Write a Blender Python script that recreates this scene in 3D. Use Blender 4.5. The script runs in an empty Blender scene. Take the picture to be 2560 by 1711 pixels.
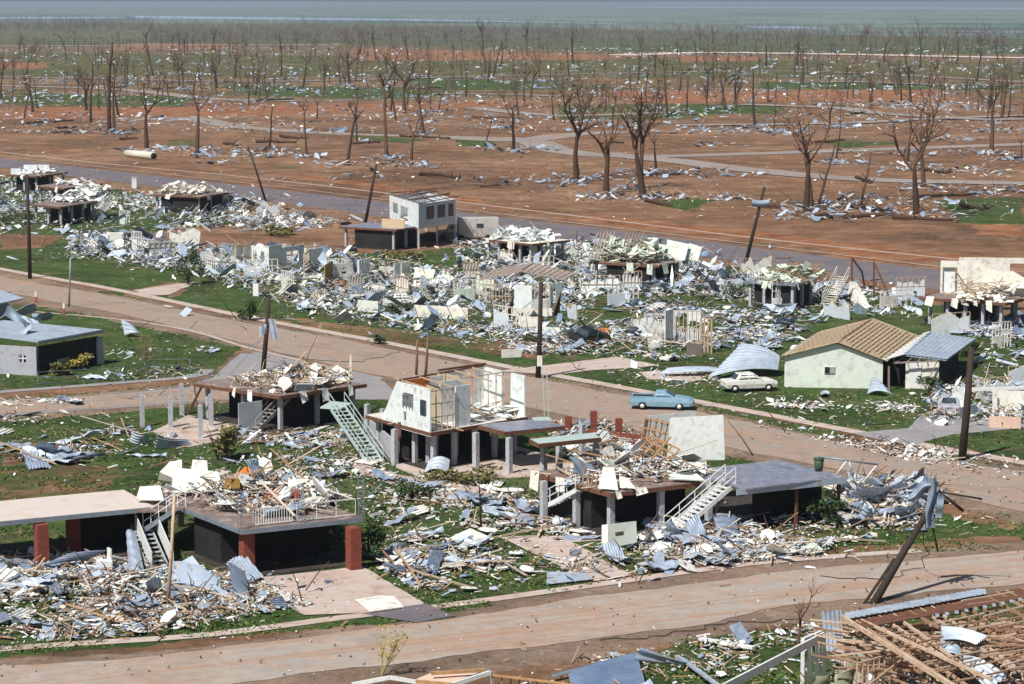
import bpy, math, random
import numpy as np
from mathutils import Vector, Matrix
R = random.Random(7)
rad = math.radians
sc = bpy.context.scene
# ------------------------------------------------------------------ camera, sky, sun, exposure
F, CH, HOR = 6200.0, 30.0, 7.0            # focal length in photo pixels, camera height (m), horizon row
PITCH = math.atan((855.5 - HOR) / F)
cd = bpy.data.cameras.new('camera'); cam = bpy.data.objects.new('camera', cd)
sc.collection.objects.link(cam); sc.camera = cam
cd.sensor_width = 36; cd.lens = 36 * F / 2560; cd.clip_start = 1; cd.clip_end = 200000
cam.location = (0, 0, CH); cam.rotation_euler = (math.pi / 2 - PITCH, 0, 0)
SUN_EL, SUN_AZ = rad(52), Vector((-0.6, -0.8)).normalized()   # horizontal direction towards the sun
w = bpy.data.worlds.new('World'); sc.world = w; w.use_nodes = True
nt = w.node_tree; sky = nt.nodes.new('ShaderNodeTexSky'); sky.sky_type = 'NISHITA'; sky.sun_disc = False
sky.sun_elevation = SUN_EL; sky.sun_rotation = math.atan2(SUN_AZ.x, SUN_AZ.y); sky.dust_density = 1.5
nt.links.new(sky.outputs[0], nt.nodes['Background'].inputs[0]); nt.nodes['Background'].inputs[1].default_value = 0.05
sd = bpy.data.lights.new('sun', 'SUN'); sun = bpy.data.objects.new('sun', sd); sc.collection.objects.link(sun)
sd.energy = 5.0; sd.angle = rad(0.5); sd.color = (1, 0.96, 0.9)
sv = Vector((SUN_AZ.x * math.cos(SUN_EL), SUN_AZ.y * math.cos(SUN_EL), math.sin(SUN_EL)))
sun.rotation_euler = sv.to_track_quat('Z', 'Y').to_euler()
vs = sc.view_settings; vs.view_transform = 'Standard'; vs.look = 'None'; vs.exposure = 0.13; vs.gamma = 1

# ------------------------------------------------------------------ helpers
_c, _s = math.cos(PITCH), math.sin(PITCH)
def ray(px, py):
    u, v = (px - 1280) / F, (py - 855.5) / F
    return Vector((u, _c - v * _s, -_s - v * _c))
def P(px, py, z=0.0):                     # where the sight line through a photo pixel meets height z
    d = ray(px, py); t = (z - CH) / d.z
    return Vector((d.x * t, d.y * t, z))
def V(px, py, Y):                         # ... or distance Y
    d = ray(px, py); t = Y / d.y
    return Vector((d.x * t, Y, CH + d.z * t))

def tag(o, label=None, cat=None, group=None, kind=None):
    if label: o['label'] = label
    if cat: o['category'] = cat
    if group: o['group'] = group
    if kind: o['kind'] = kind
    return o
def link(o, parent=None):
    sc.collection.objects.link(o)
    if parent: o.parent = parent
    return o
def empty(name, loc, rz=0):
    o = bpy.data.objects.new(name, None); o.location = loc; o.rotation_euler = (0, 0, rz); o.empty_display_size = .2
    return link(o)

class MB:
    def __init__(s): s.v = []; s.f = []; s.m = []; s.sm = []
    def add(s, vs, fs, mi=0, smooth=False):
        b = len(s.v); s.v += [tuple(p) for p in vs]; s.f += [tuple(i + b for i in f) for f in fs]
        s.m += [mi] * len(fs); s.sm += [smooth] * len(fs)
    def box(s, c, sx, sy, sz, ax=(1, 0, 0), up=(0, 0, 1), mi=0):
        ax = Vector(ax).normalized(); up = Vector(up); ay = up.cross(ax).normalized(); az = ax.cross(ay)
        c = Vector(c); V8 = []
        for k in (-1, 1):
            for j in (-1, 1):
                for i in (-1, 1): V8.append(c + ax * (i * sx / 2) + ay * (j * sy / 2) + az * (k * sz / 2))
        s.add(V8, [(0, 2, 3, 1), (4, 5, 7, 6), (0, 1, 5, 4), (2, 6, 7, 3), (0, 4, 6, 2), (1, 3, 7, 5)], mi)
    def beam(s, a, b, w, h, mi=0, up=(0, 0, 1)):
        a, b = Vector(a), Vector(b); d = b - a
        if d.length < 1e-4: return
        if abs(d.normalized().dot(Vector(up))) > .99: up = (1, 0, 0)
        s.box((a + b) / 2, d.length, w, h, d, up, mi)
    def slab(s, pts, z0, z1, mi=0):       # prism over a ground polygon
        n = len(pts); A = sum(pts[i][0] * pts[(i + 1) % n][1] - pts[(i + 1) % n][0] * pts[i][1] for i in range(n))
        if A < 0: pts = pts[::-1]
        vs = [(p[0], p[1], z0) for p in pts] + [(p[0], p[1], z1) for p in pts]
        s.add(vs, [tuple(range(n - 1, -1, -1)), tuple(range(n, 2 * n))] + [(i, (i + 1) % n, n + (i + 1) % n, n + i) for i in range(n)], mi)
    def plate(s, pts, t, mi=0):           # thick plate from coplanar 3-D outline
        pts = [Vector(p) for p in pts]; n = len(pts)
        nr = Vector((0, 0, 0))
        for i in range(n): nr += (pts[i] - pts[0]).cross(pts[(i + 1) % n] - pts[0])
        nr.normalize(); o = nr * t
        s.add([p - o / 2 for p in pts] + [p + o / 2 for p in pts],
              [tuple(range(n - 1, -1, -1)), tuple(range(n, 2 * n))] + [(i, (i + 1) % n, n + (i + 1) % n, n + i) for i in range(n)], mi)
    def tube(s, pts, rs, n=6, mi=0, cap=True):
        pts = [Vector(p) for p in pts]; rings = []
        for i, p in enumerate(pts):
            d = (pts[min(i + 1, len(pts) - 1)] - pts[max(i - 1, 0)])
            if d.length < 1e-6: d = Vector((0, 0, 1))
            d.normalize(); a = d.cross(Vector((0, 1, 0)) if abs(d.y) < .9 else Vector((1, 0, 0))).normalized(); b = d.cross(a)
            r = rs[i] if isinstance(rs, (list, tuple)) else rs
            rings.append([p + a * (r * math.cos(2 * math.pi * k / n)) + b * (r * math.sin(2 * math.pi * k / n)) for k in range(n)])
        vs = [q for r_ in rings for q in r_]; fs = []
        for i in range(len(pts) - 1):
            for k in range(n):
                k2 = (k + 1) % n; fs.append((i * n + k, i * n + k2, (i + 1) * n + k2, (i + 1) * n + k))
        if cap: fs.append(tuple(range(n - 1, -1, -1))); fs.append(tuple((len(pts) - 1) * n + k for k in range(n)))
        s.add(vs, fs, mi, n > 5)
    def grid(s, fn, nu, nv, t=0.0, mi=0, smooth=True):
        vs = [fn(i / nu, j / nv) for j in range(nv + 1) for i in range(nu + 1)]
        fs = [(j * (nu + 1) + i, j * (nu + 1) + i + 1, (j + 1) * (nu + 1) + i + 1, (j + 1) * (nu + 1) + i) for j in range(nv) for i in range(nu)]
        s.add(vs, fs, mi, smooth)
    def mesh(s, name, mats):
        me = bpy.data.meshes.new(name); me.from_pydata(s.v, [], s.f)
        for m in (mats if isinstance(mats, (list, tuple)) else [mats]): me.materials.append(m)
        me.polygons.foreach_set('material_index', s.m); me.polygons.foreach_set('use_smooth', s.sm); me.update()
        return me
    def build(s, name, mats, parent=None):
        me = s.mesh(name, mats)
        o = bpy.data.objects.new(name, me); link(o, parent)
        if parent: o.location = -parent.location          # parts are written in world metres
        return o

STA = math.atan2((P(2560, 1180) - P(0, 692)).y, (P(2560, 1180) - P(0, 692)).x); STB = math.atan2((P(2560, 1378) - P(0, 1668)).y, (P(2560, 1378) - P(0, 1668)).x)
# ------------------------------------------------------------------ materials
MAT = {}
def mat(name, cols, rough=.8, metal=0., nscale=3., mix='noise', bump=0., bscale=20., island=False, objr=False, dirt=None, spec=.3, streak=None, grain=0):
    """base colour = ramp over (noise + per-object / per-island random)"""
    if name in MAT: return MAT[name]
    m = bpy.data.materials.new(name); m.use_nodes = True; t = m.node_tree; N = t.nodes; L = t.links
    b = N['Principled BSDF']; b.inputs['Roughness'].default_value = rough; b.inputs['Metallic'].default_value = metal
    b.inputs['Specular IOR Level'].default_value = spec
    tc = N.new('ShaderNodeTexCoord'); no = N.new('ShaderNodeTexNoise'); no.inputs['Scale'].default_value = nscale
    no.inputs['Detail'].default_value = 5; no.inputs['Roughness'].default_value = .65; L.new(tc.outputs['Object'], no.inputs['Vector'])
    src = no.outputs['Fac']
    if island or objr:
        g = N.new('ShaderNodeNewGeometry') if island else N.new('ShaderNodeObjectInfo')
        r = g.outputs['Random Per Island'] if island else g.outputs['Random']
        mx = N.new('ShaderNodeMix'); mx.data_type = 'FLOAT'; mx.inputs[0].default_value = .22
        L.new(r, mx.inputs[2]); L.new(no.outputs['Fac'], mx.inputs[3]); src = mx.outputs[0]
    cr = N.new('ShaderNodeValToRGB'); L.new(src, cr.inputs[0]); e = cr.color_ramp.elements
    k = len(cols); lo, hi = ((.12, .9) if (island or objr) else (.32, .68))
    while len(e) < k: e.new(.5)
    for i, c in enumerate(cols): e[i].position = lo + (hi - lo) * i / max(1, k - 1); e[i].color = (*c, 1)
    out = cr.outputs[0]
    if dirt:
        n2 = N.new('ShaderNodeTexNoise'); n2.inputs['Scale'].default_value = nscale * 2.7; n2.inputs['Detail'].default_value = 6; L.new(tc.outputs['Object'], n2.inputs['Vector'])
        r2 = N.new('ShaderNodeValToRGB'); r2.color_ramp.elements[0].position = .52; r2.color_ramp.elements[1].position = .72; L.new(n2.outputs['Fac'], r2.inputs[0])
        m2 = N.new('ShaderNodeMix'); m2.data_type = 'RGBA'; L.new(r2.outputs[0], m2.inputs[0]); L.new(out, m2.inputs[6]); m2.inputs[7].default_value = (*dirt, 1); out = m2.outputs[2]
    L.new(out, b.inputs['Base Color'])
    if streak is not None:
        mp_ = N.new('ShaderNodeMapping'); mp_.inputs['Rotation'].default_value = (0, 0, -streak); mp_.inputs['Scale'].default_value = (.035, 1.3, 1); rt = N.new('ShaderNodeVectorRotate'); rt.rotation_type = 'Z_AXIS'; rt.inputs['Angle'].default_value = -streak
        mp_.inputs['Rotation'].default_value = (0, 0, 0); L.new(tc.outputs['Object'], rt.inputs['Vector']); L.new(rt.outputs[0], mp_.inputs[0])
        n3 = N.new('ShaderNodeTexNoise'); n3.inputs['Scale'].default_value = 1; n3.inputs['Detail'].default_value = 6; n3.inputs['Roughness'].default_value = .7; L.new(mp_.outputs[0], n3.inputs['Vector'])
        r3 = N.new('ShaderNodeValToRGB'); r3.color_ramp.elements[0].position = .48; r3.color_ramp.elements[1].position = .6; L.new(n3.outputs['Fac'], r3.inputs[0])
        m3 = N.new('ShaderNodeMix'); m3.data_type = 'RGBA'; L.new(r3.outputs[0], m3.inputs[0]); L.new(out, m3.inputs[6]); m3.inputs[7].default_value = (.36, .235, .165, 1); out = m3.outputs[2]
    if grain:
        n4 = N.new('ShaderNodeTexNoise'); n4.inputs['Scale'].default_value = 1.1; n4.inputs['Detail'].default_value = 9; n4.inputs['Roughness'].default_value = .82; n4.inputs['Distortion'].default_value = .6; L.new(tc.outputs['Object'], n4.inputs['Vector'])
        r4 = N.new('ShaderNodeMapRange'); r4.inputs[1].default_value = .3; r4.inputs[2].default_value = .7; r4.inputs[3].default_value = 1 - grain; r4.inputs[4].default_value = 1 + grain; L.new(n4.outputs['Fac'], r4.inputs[0])
        m4 = N.new('ShaderNodeVectorMath'); m4.operation = 'SCALE'; L.new(out, m4.inputs[0]); L.new(r4.outputs[0], m4.inputs['Scale']); out = m4.outputs[0]
    L.new(out, b.inputs['Base Color'])
    if bump:
        bn = N.new('ShaderNodeTexNoise'); bn.inputs['Scale'].default_value = bscale; bn.inputs['Detail'].default_value = 4; L.new(tc.outputs['Object'], bn.inputs['Vector'])
        bp = N.new('ShaderNodeBump'); bp.inputs['Distance'].default_value = bump; L.new(bn.outputs['Fac'], bp.inputs['Height']); L.new(bp.outputs[0], b.inputs['Normal'])
    MAT[name] = m; return m
TIN = [(.12, .16, .23), (.24, .31, .41), (.35, .43, .54), (.52, .59, .67), (.18, .27, .4)]
tin = mat('galvanised_iron', TIN, .45, .15, 1.2, objr=True, dirt=(.34, .32, .33), spec=.5)
tinroof = mat('blue_grey_iron_roof', [(.31, .39, .49), (.4, .48, .58), (.47, .54, .62)], .5, .15, .7, dirt=(.34, .33, .34), spec=.5, grain=.12)
tinchip = mat('iron_scraps', TIN + [(.6, .67, .75)], .5, .12, 2, island=True, spec=.5)
WB = [(.72, .74, .7), (.84, .85, .83), (.66, .74, .68), (.82, .8, .74), (.5, .52, .52), (.86, .88, .88)]
board = mat('fibro_board', WB, .8, 0, 1.0, objr=True, dirt=(.45, .36, .28))
whitechip = mat('board_scraps', [(.28, .24, .2), (.72, .74, .7), (.84, .85, .83), (.4, .43, .48), (.66, .74, .68), (.82, .8, .74), (.5, .4, .32), (.86, .88, .88), (.62, .66, .7), (.8, .8, .78)], .85, 0, 2, island=True)
mint = mat('pale_green_board', [(.52, .62, .52), (.62, .7, .6), (.56, .64, .55)], .75, 0, .8, dirt=(.4, .4, .34))
mintwall = mat('pale_mint_wall', [(.6, .69, .61), (.69, .76, .68), (.66, .72, .66)], .8, 0, .6, dirt=(.5, .53, .46), grain=.07)
whitewall = mat('white_painted_wall', [(.66, .72, .72), (.76, .8, .8), (.7, .74, .75)], .8, 0, .8, dirt=(.46, .45, .42), grain=.1)
creamwall = mat('cream_wall', [(.7, .69, .62), (.8, .78, .7)], .8, 0, .8, dirt=(.45, .41, .36), grain=.1)
TB = [(.2, .11, .06), (.38, .24, .13), (.5, .36, .22), (.62, .54, .44), (.3, .2, .13), (.66, .62, .56)]
timber = mat('weathered_timber', TB, .8, 0, 3, objr=True)
timberchip = mat('timber_scraps', TB, .85, 0, 3, island=True)
studs = mat('stud_timber', [(.34, .22, .13), (.5, .38, .27), (.42, .3, .2)], .8, 0, 4)
redwood = mat('dark_red_timber', [(.09, .04, .025), (.16, .075, .045), (.12, .06, .04)], .75, 0, 3)
orange = mat('orange_board', [(.55, .16, .03), (.62, .2, .05)], .7, 0, 2, dirt=(.4, .14, .05))
redboard = mat('red_board', [(.34, .06, .03), (.4, .08, .04)], .7, 0, 2, dirt=(.3, .2, .16))
polemat = mat('pole_timber', [(.022, .016, .012), (.05, .035, .028), (.035, .026, .02)], .85, 0, 6)
conc = mat('grey_concrete', [(.34, .35, .4), (.46, .47, .5), (.4, .4, .44)], .85, 0, 2, dirt=(.28, .26, .26))
shadeconc = mat('shade_dark_floor', [(.03, .026, .024), (.06, .05, .045)], .9, 0, .7)  # near-black: the shade under the houses is put into the floor colour
slabtop = mat('brown_slab', [(.13, .085, .07), (.24, .175, .15), (.18, .15, .15)], .6, 0, .9, dirt=(.36, .33, .32), grain=.25)
wetslab = mat('blue_grey_floor', [(.13, .14, .2), (.22, .24, .31), (.17, .18, .23)], .4, 0, .9, grain=.2, dirt=(.34, .33, .33), spec=.5)
deckmat = mat('pinkish_deck_sheet', [(.55, .46, .4), (.62, .53, .47), (.56, .52, .5)], .7, 0, .7, dirt=(.6, .58, .56))
shadewall = mat('shade_dark_wall', [(.012, .011, .011), (.028, .026, .026)], .9, 0, 1)  # undercroft and eave shade painted in as a near-black wall colour
storewall = mat('grey_store_wall', [(.3, .33, .35), (.4, .43, .45)], .85, 0, 1)
glass = mat('window_glass', [(.02, .03, .04), (.06, .09, .11)], .12, 0, 1, spec=.6)
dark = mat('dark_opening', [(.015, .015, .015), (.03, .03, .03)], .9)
rust = mat('rusty_steel', [(.12, .06, .04), (.26, .15, .09)], .7, .2, 4)
mintmetal = mat('pale_green_metal', [(.42, .52, .5), (.5, .6, .57)], .5, .1, 3)
whitemetal = mat('white_enamel', [(.72, .73, .73), (.78, .79, .79)], .4, 0, 2, dirt=(.6, .58, .55))
greymetal = mat('grey_steel', [(.2, .25, .3), (.3, .35, .4)], .5, .4, 3)
green = mat('green_drum_paint', [(.03, .07, .04), (.05, .1, .06)], .5, 0, 3)
bluepaint = mat('light_blue_car_paint', [(.19, .36, .48), (.23, .4, .52)], .32, 0, 1.6, dirt=(.36, .4, .4), spec=.5)
whitepaint = mat('white_car_paint', [(.66, .66, .62), (.78, .78, .75)], .35, 0, 1.6, dirt=(.5, .42, .34), spec=.5)
blackpaint = mat('black_car_paint', [(.012, .014, .018), (.025, .028, .035)], .35, 0, 1, spec=.5)
creampaint = mat('cream_caravan_paint', [(.42, .41, .38), (.5, .49, .46)], .5, 0, .8, dirt=(.36, .33, .3))
rubber = mat('black_rubber', [(.015, .015, .015), (.03, .03, .03)], .9)
bark = mat('dead_bark', [(.03, .018, .012), (.07, .04, .026), (.12, .07, .045), (.05, .03, .02)], .9, 0, 1.2, objr=True)
twigs = mat('bare_branches', [(.1, .055, .035), (.2, .115, .075), (.3, .19, .13), (.14, .08, .055)], .9, 0, 1.2, objr=True)
farbark = mat('far_grey_wood', [(.09, .07, .05), (.18, .15, .12), (.26, .23, .2), (.14, .13, .1)], .9, 0, 1, island=True)
leaf = mat('torn_foliage', [(.02, .045, .015), (.04, .08, .025), (.07, .11, .03)], .8, 0, 2, island=True)
dryleaf = mat('dry_foliage', [(.12, .1, .04), (.2, .18, .06), (.09, .1, .04)], .8, 0, 2, island=True)
yleaf = mat('yellow_leaves', [(.4, .3, .05), (.5, .42, .1), (.25, .26, .08)], .8, 0, 2, island=True)
pale = mat('pale_pipe', [(.6, .55, .46), (.68, .63, .55)], .8, 0, 2)
pinkconc = mat('pink_concrete', [(.42, .33, .28), (.5, .4, .35), (.46, .42, .4)], .9, 0, .35, dirt=(.36, .27, .22), grain=.15)
roadmat = mat('dusty_road', [(.23, .19, .165), (.31, .255, .215), (.27, .25, .235)], .9, 0, .22, dirt=(.36, .24, .17), streak=STA, grain=.2)
roadmat2 = mat('dusty_front_road', [(.29, .245, .215), (.37, .315, .27), (.33, .305, .29)], .9, 0, .22, dirt=(.38, .26, .19), streak=STB, grain=.2)
asph = mat('grey_asphalt', [(.125, .115, .135), (.17, .15, .165)], .85, 0, .15, dirt=(.22, .16, .135), grain=.15)
asph2 = mat('light_asphalt', [(.24, .24, .25), (.3, .29, .3)], .85, 0, .3, dirt=(.32, .26, .23), grain=.18)
farroad = mat('far_road', [(.25, .21, .19), (.32, .28, .26)], .9, 0, .05, dirt=(.3, .2, .14))
brick = bpy.data.materials.new('red_brick'); brick.use_nodes = True
t = brick.node_tree; b = t.nodes['Principled BSDF']; b.inputs['Roughness'].default_value = .9
bt = t.nodes.new('ShaderNodeTexBrick'); tc = t.nodes.new('ShaderNodeTexCoord'); mp = t.nodes.new('ShaderNodeMapping')
mp.inputs['Rotation'].default_value = (rad(90), 0, 0)
t.links.new(tc.outputs['Object'], mp.inputs[0]); t.links.new(mp.outputs[0], bt.inputs['Vector'])
bt.inputs['Color1'].default_value = (.17, .035, .02, 1); bt.inputs['Color2'].default_value = (.27, .055, .03, 1); bt.inputs['Mortar'].default_value = (.14, .06, .045, 1)
bt.inputs['Scale'].default_value = 3.2; bt.inputs['Mortar Size'].default_value = .02; t.links.new(bt.outputs['Color'], b.inputs['Base Color'])

# ------------------------------------------------------------------ the ground
def inpoly(X, Y, poly):
    c = np.zeros(X.shape, bool); n = len(poly)
    for i in range(n):
        x1, y1 = poly[i][0], poly[i][1]; x2, y2 = poly[(i + 1) % n][0], poly[(i + 1) % n][1]
        if abs(y2 - y1) < 1e-9: continue
        c ^= ((y1 > Y) != (y2 > Y)) & (X < (x2 - x1) * (Y - y1) / (y2 - y1) + x1)
    return c
def PX(pts, z=0): return [P(a, max(b, 8.5), z) for a, b in pts]
ys = [-50 + 7 * i for i in range(20)]; y = ys[-1]
while y < 90000: y += max(.3, (y + 60) * .0024) if y < 2500 else y * .012; ys.append(y)
ys = np.array(ys)
u1 = np.linspace(-.235, .235, 230); us = np.concatenate([[-9, -5, -3, -2, -1.2, -.8, -.5, -.35, -.28], u1, [.28, .35, .5, .8, 1.2, 2, 3, 5, 9]])
GX = us[None, :] * (ys[:, None] + 60) ; GY = np.repeat(ys[:, None], len(us), 1)
def wob(x, y, s, ph=0):
    return (np.sin(x * s + 1.3 * np.sin(y * s * .7 + ph)) + np.sin(y * s * 1.3 + 1.7 * np.sin(x * s * .9 + ph * 2)) + .6 * np.sin((x + y) * s * 2.3 + ph) + .5 * np.sin((x - 1.4 * y) * s * 3.7 + 2 * ph)) / 3.1
amp = np.clip(GY / 300, .45, 12)
JX = GX + amp * wob(GX, GY, 1.1 / 1, 1) * .55 + amp * wob(GX, GY, .35, 2) * .6; JY = GY + 2.2 * (amp * wob(GX, GY, .9, 3) * .5 + amp * wob(GX, GY, .3, 4) * .5)
grass = np.zeros(GX.shape); dust = np.zeros(GX.shape); marsh = np.zeros(GX.shape); red = np.zeros(GX.shape)
def paint(arr, pts, val):
    q = PX(pts); m = inpoly(JX, JY, q); arr[m] = val
NEARG = 1.0
lawns = [
 ([(-900, 510), (-200, 545), (420, 620), (640, 650), (1480, 600), (2000, 700), (2560, 800), (3200, 900), (3200, 1170), (2560, 1150), (1898, 1031), (1077, 877), (627, 790), (0, 669), (-900, 500)], .72),
 ([(-900, 430), (0, 440), (250, 470), (640, 520), (600, 560), (300, 590), (0, 600), (-900, 560)], .7),
 ([(0, 590), (170, 600), (430, 640), (500, 700), (700, 790), (430, 752), (310, 690), (180, 700), (0, 668)], 1.),
 ([(100, 712), (300, 730), (430, 765), (270, 735)], 1.),
 ([(430, 770), (590, 795), (640, 812), (560, 806)], 1.),
 ([(690, 820), (840, 838), (780, 846), (700, 832)], 1.), ([(850, 860), (960, 858), (1060, 895), (1000, 905)], .85),
 ([(-900, 800), (0, 760), (120, 765), (250, 790), (420, 830), (560, 850), (600, 870), (520, 940), (300, 960), (0, 978), (-900, 1020)], 1.),
 ([(0, 995), (300, 975), (540, 950), (500, 965), (200, 990), (0, 1010)], .8),
 ([(-900, 1090), (0, 1040), (300, 1025), (560, 1000), (900, 990), (1330, 1050), (1500, 1070), (1900, 1160), (2200, 1215), (2330, 1250), (2560, 1290), (3000, 1340), (3000, 1330), (2560, 1372), (1900, 1400), (1500, 1462), (1126, 1535), (860, 1570), (0, 1640), (-900, 1720)], .93),
 ([(1240, 940), (1400, 945), (1500, 960), (1530, 975), (1400, 960), (1330, 945)], .8),
 ([(1380, 880), (1560, 900), (1900, 960), (2120, 985), (2290, 1070), (2120, 1078), (1898, 1030), (1450, 945)], 1.),
 ([(1240, 900), (1330, 890), (1560, 865), (1620, 920), (1420, 935), (1300, 925)], .95),
 ([(1500, 965), (1900, 1040), (2150, 1090), (2070, 1100), (1700, 1020)], .9),
 ([(2200, 1118), (2560, 1170), (2560, 1195), (2260, 1140)], .9), ([(2290, 1100), (2560, 1080), (3000, 1080), (3000, 1230), (2560, 1150)], .95),
 ([(2330, 1250), (2560, 1290), (2800, 1330), (2560, 1370), (2330, 1380)], .9),
 ([(1380, 1720), (1650, 1640), (1700, 1600), (2100, 1560), (2500, 1500), (3000, 1460), (3000, 2500), (1200, 2500)], .75),
 ([(-900, 1725), (0, 1640), (500, 1610), (420, 1630), (0, 1690)], .4),
 # bare pads, drives, dirt patches back to earth
 ([(0, 1105), (170, 1110), (230, 1150), (0, 1165)], .1), ([(0, 1170), (300, 1160), (270, 1240), (0, 1260)], .5),
 ([(430, 706), (310, 725), (450, 745), (480, 705)], .0), ([(1200, 880), (1250, 850), (1380, 860), (1350, 900)], .1),
 ([(1440, 1440), (2050, 1370), (2560, 1340), (2560, 1380), (1500, 1470)], .15),
 ([(2330, 1245), (2560, 1290), (2560, 1330), (2400, 1300)], .3),
 ([(580, 570), (850, 560), (900, 590), (600, 610)], .15), ([(0, 585), (150, 590), (110, 620), (0, 625)], .05),
 ([(700, 790), (1250, 860), (1200, 880), (800, 830)], .5),
]
for p, v in lawns: paint(grass, p, v)
# fields beyond the far road
far = [([(-300, 60), (2860, 70), (2860, 250), (-300, 255)], .47), ([(-300, 128), (2860, 160), (2860, 200), (-300, 190)], .56),
 ([(60, 235), (480, 242), (460, 270), (0, 262)], .95), ([(560, 215), (860, 218), (1180, 232), (1000, 248), (640, 240)], 1.),
 ([(1000, 195), (1400, 205), (1600, 225), (1100, 225)], .95), ([(1380, 262), (1760, 260), (1800, 290), (1700, 300), (1400, 300)], .6),
 ([(0, 240), (380, 255), (400, 268), (0, 262)], .6), ([(1140, 345), (1240, 345), (1230, 372), (1150, 365)], .9),
 ([(1900, 205), (2400, 205), (2560, 215), (2560, 225), (1900, 228)], .7), ([(1700, 262), (1950, 262), (1980, 285), (1700, 285)], .7),
 ([(2340, 500), (2560, 495), (2560, 560), (2400, 560)], .8), ([(1620, 500), (1790, 500), (1720, 530)], .8), ([(880, 335), (1080, 350), (1000, 360), (860, 345)], .6),
 ([(2080, 262), (2200, 270), (2120, 290)], .8), ([(420, 350), (520, 350), (480, 368), (400, 362)], .6),
 ([(2030, 350), (2150, 350), (2260, 360), (2100, 372)], .6), ([(150, 320), (330, 330), (420, 345), (200, 345)], .35),
 ([(-500, 60), (2560, 60), (3000, 62), (3000, 138), (1700, 132), (850, 112), (-500, 116)], .66),
 ([(2000, 268), (2560, 270), (2560, 290), (2100, 285)], .3), ([(640, 412), (780, 415), (700, 425)], .5)]
for p, v in far: paint(grass, p, v)
for p in [[(330, 108), (560, 108), (600, 122), (260, 128)], [(880, 120), (1400, 135), (1600, 140), (1500, 150), (900, 152)], [(1700, 140), (1900, 142), (1900, 152), (1700, 155)],
          [(0, 155), (120, 158), (100, 172), (0, 170)], [(1500, 225), (2350, 225), (2400, 250), (1600, 258)], [(2050, 620), (2500, 640), (2500, 655), (2100, 650)],
          [(0, 270), (900, 262), (1300, 250), (1380, 262), (800, 285), (0, 300)], [(1380, 545), (1860, 600), (2250, 640), (2250, 620), (1500, 540)], [(2430, 560), (2560, 560), (2560, 590), (2450, 590)],
          [(700, 440), (1000, 480), (1300, 530), (1200, 500), (800, 440)]]:
    paint(red, p, 1.); grass[inpoly(JX, JY, PX(p))] *= .25
for p in ([(-900, 1690), (0, 1648), (500, 1622), (860, 1568), (1126, 1532), (1500, 1466), (1960, 1398), (2560, 1352), (3300, 1260), (3300, 1410), (2560, 1500), (1960, 1560), (1758, 1600), (1289, 1668), (800, 1725), (0, 1850), (-900, 1960)],
          [(-900, 516), (0, 682), (273, 731), (627, 801), (845, 838), (1118, 893), (1394, 948), (1588, 982), (2050, 1088), (2254, 1128), (2560, 1172), (3300, 1310), (3300, 1470), (2560, 1310), (2210, 1218), (1900, 1158), (1500, 1078), (1100, 990), (850, 934), (640, 884), (300, 806), (68, 762), (-900, 560)],
          [(-900, 1060), (0, 995), (300, 978), (480, 958), (560, 930), (640, 878), (960, 945), (930, 992), (560, 1012), (300, 1032), (0, 1055), (-900, 1130)]):
    paint(dust, p, 1.); grass[inpoly(JX, JY, PX(p))] *= .45
mline = PX([(-2500, 56), (0, 56), (700, 60), (1300, 68), (1800, 80), (2300, 92), (3000, 108), (5000, 120), (5000, 8.6), (-2500, 8.6)])
marsh[inpoly(JX, JY, mline)] = 1.
nv, nu = GX.shape
verts = np.stack([GX, GY, np.zeros_like(GX)], -1).reshape(-1, 3)
ii = (np.arange(nv - 1)[:, None] * nu + np.arange(nu - 1)[None, :]).reshape(-1)
faces = np.stack([ii, ii + 1, ii + nu + 1, ii + nu], -1)
me = bpy.data.meshes.new('ground'); me.vertices.add(len(verts)); me.vertices.foreach_set('co', verts.reshape(-1))
me.loops.add(faces.size); me.loops.foreach_set('vertex_index', faces.reshape(-1)); me.polygons.add(len(faces))
me.polygons.foreach_set('loop_start', np.arange(0, faces.size, 4)); me.update(calc_edges=True); me.validate()
ca = me.color_attributes.new('cover', 'FLOAT_COLOR', 'POINT')
ca.data.foreach_set('color', np.stack([grass, marsh, red, dust], -1).reshape(-1))
gm = bpy.data.materials.new('earth_and_grass'); gm.use_nodes = True; t = gm.node_tree; N = t.nodes; L = t.links; b = N['Principled BSDF']; b.inputs['Roughness'].default_value = .95; b.inputs['Specular IOR Level'].default_value = .1
at = N.new('ShaderNodeAttribute'); at.attribute_name = 'cover'; sp = N.new('ShaderNodeSeparateColor'); L.new(at.outputs['Color'], sp.inputs[0])
geo = N.new('ShaderNodeNewGeometry')
def noise(s, d=6, r=.6):
    n = N.new('ShaderNodeTexNoise'); n.inputs['Scale'].default_value = s; n.inputs['Detail'].default_value = d; n.inputs['Roughness'].default_value = r; L.new(geo.outputs['Position'], n.inputs['Vector']); return n.outputs['Fac']
def ramp(src, cols, lo=.35, hi=.65):
    c = N.new('ShaderNodeValToRGB'); L.new(src, c.inputs[0]); e = c.color_ramp.elements
    while len(e) < len(cols): e.new(.5)
    for i, k in enumerate(cols): e[i].position = lo + (hi - lo) * i / (len(cols) - 1); e[i].color = (*k, 1)
    return c.outputs[0]
def mixc(f, a, c):
    m = N.new('ShaderNodeMix'); m.data_type = 'RGBA'; L.new(f, m.inputs[0]) if not isinstance(f, float) else None
    L.new(a, m.inputs[6]); L.new(c, m.inputs[7]); return m.outputs[2]
def math_(op, a, c, clamp=False):
    m = N.new('ShaderNodeMath'); m.operation = op; m.use_clamp = clamp
    for i, q in enumerate((a, c)):
        if isinstance(q, (int, float)): m.inputs[i].default_value = q
        else: L.new(q, m.inputs[i])
    return m.outputs[0]
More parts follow.
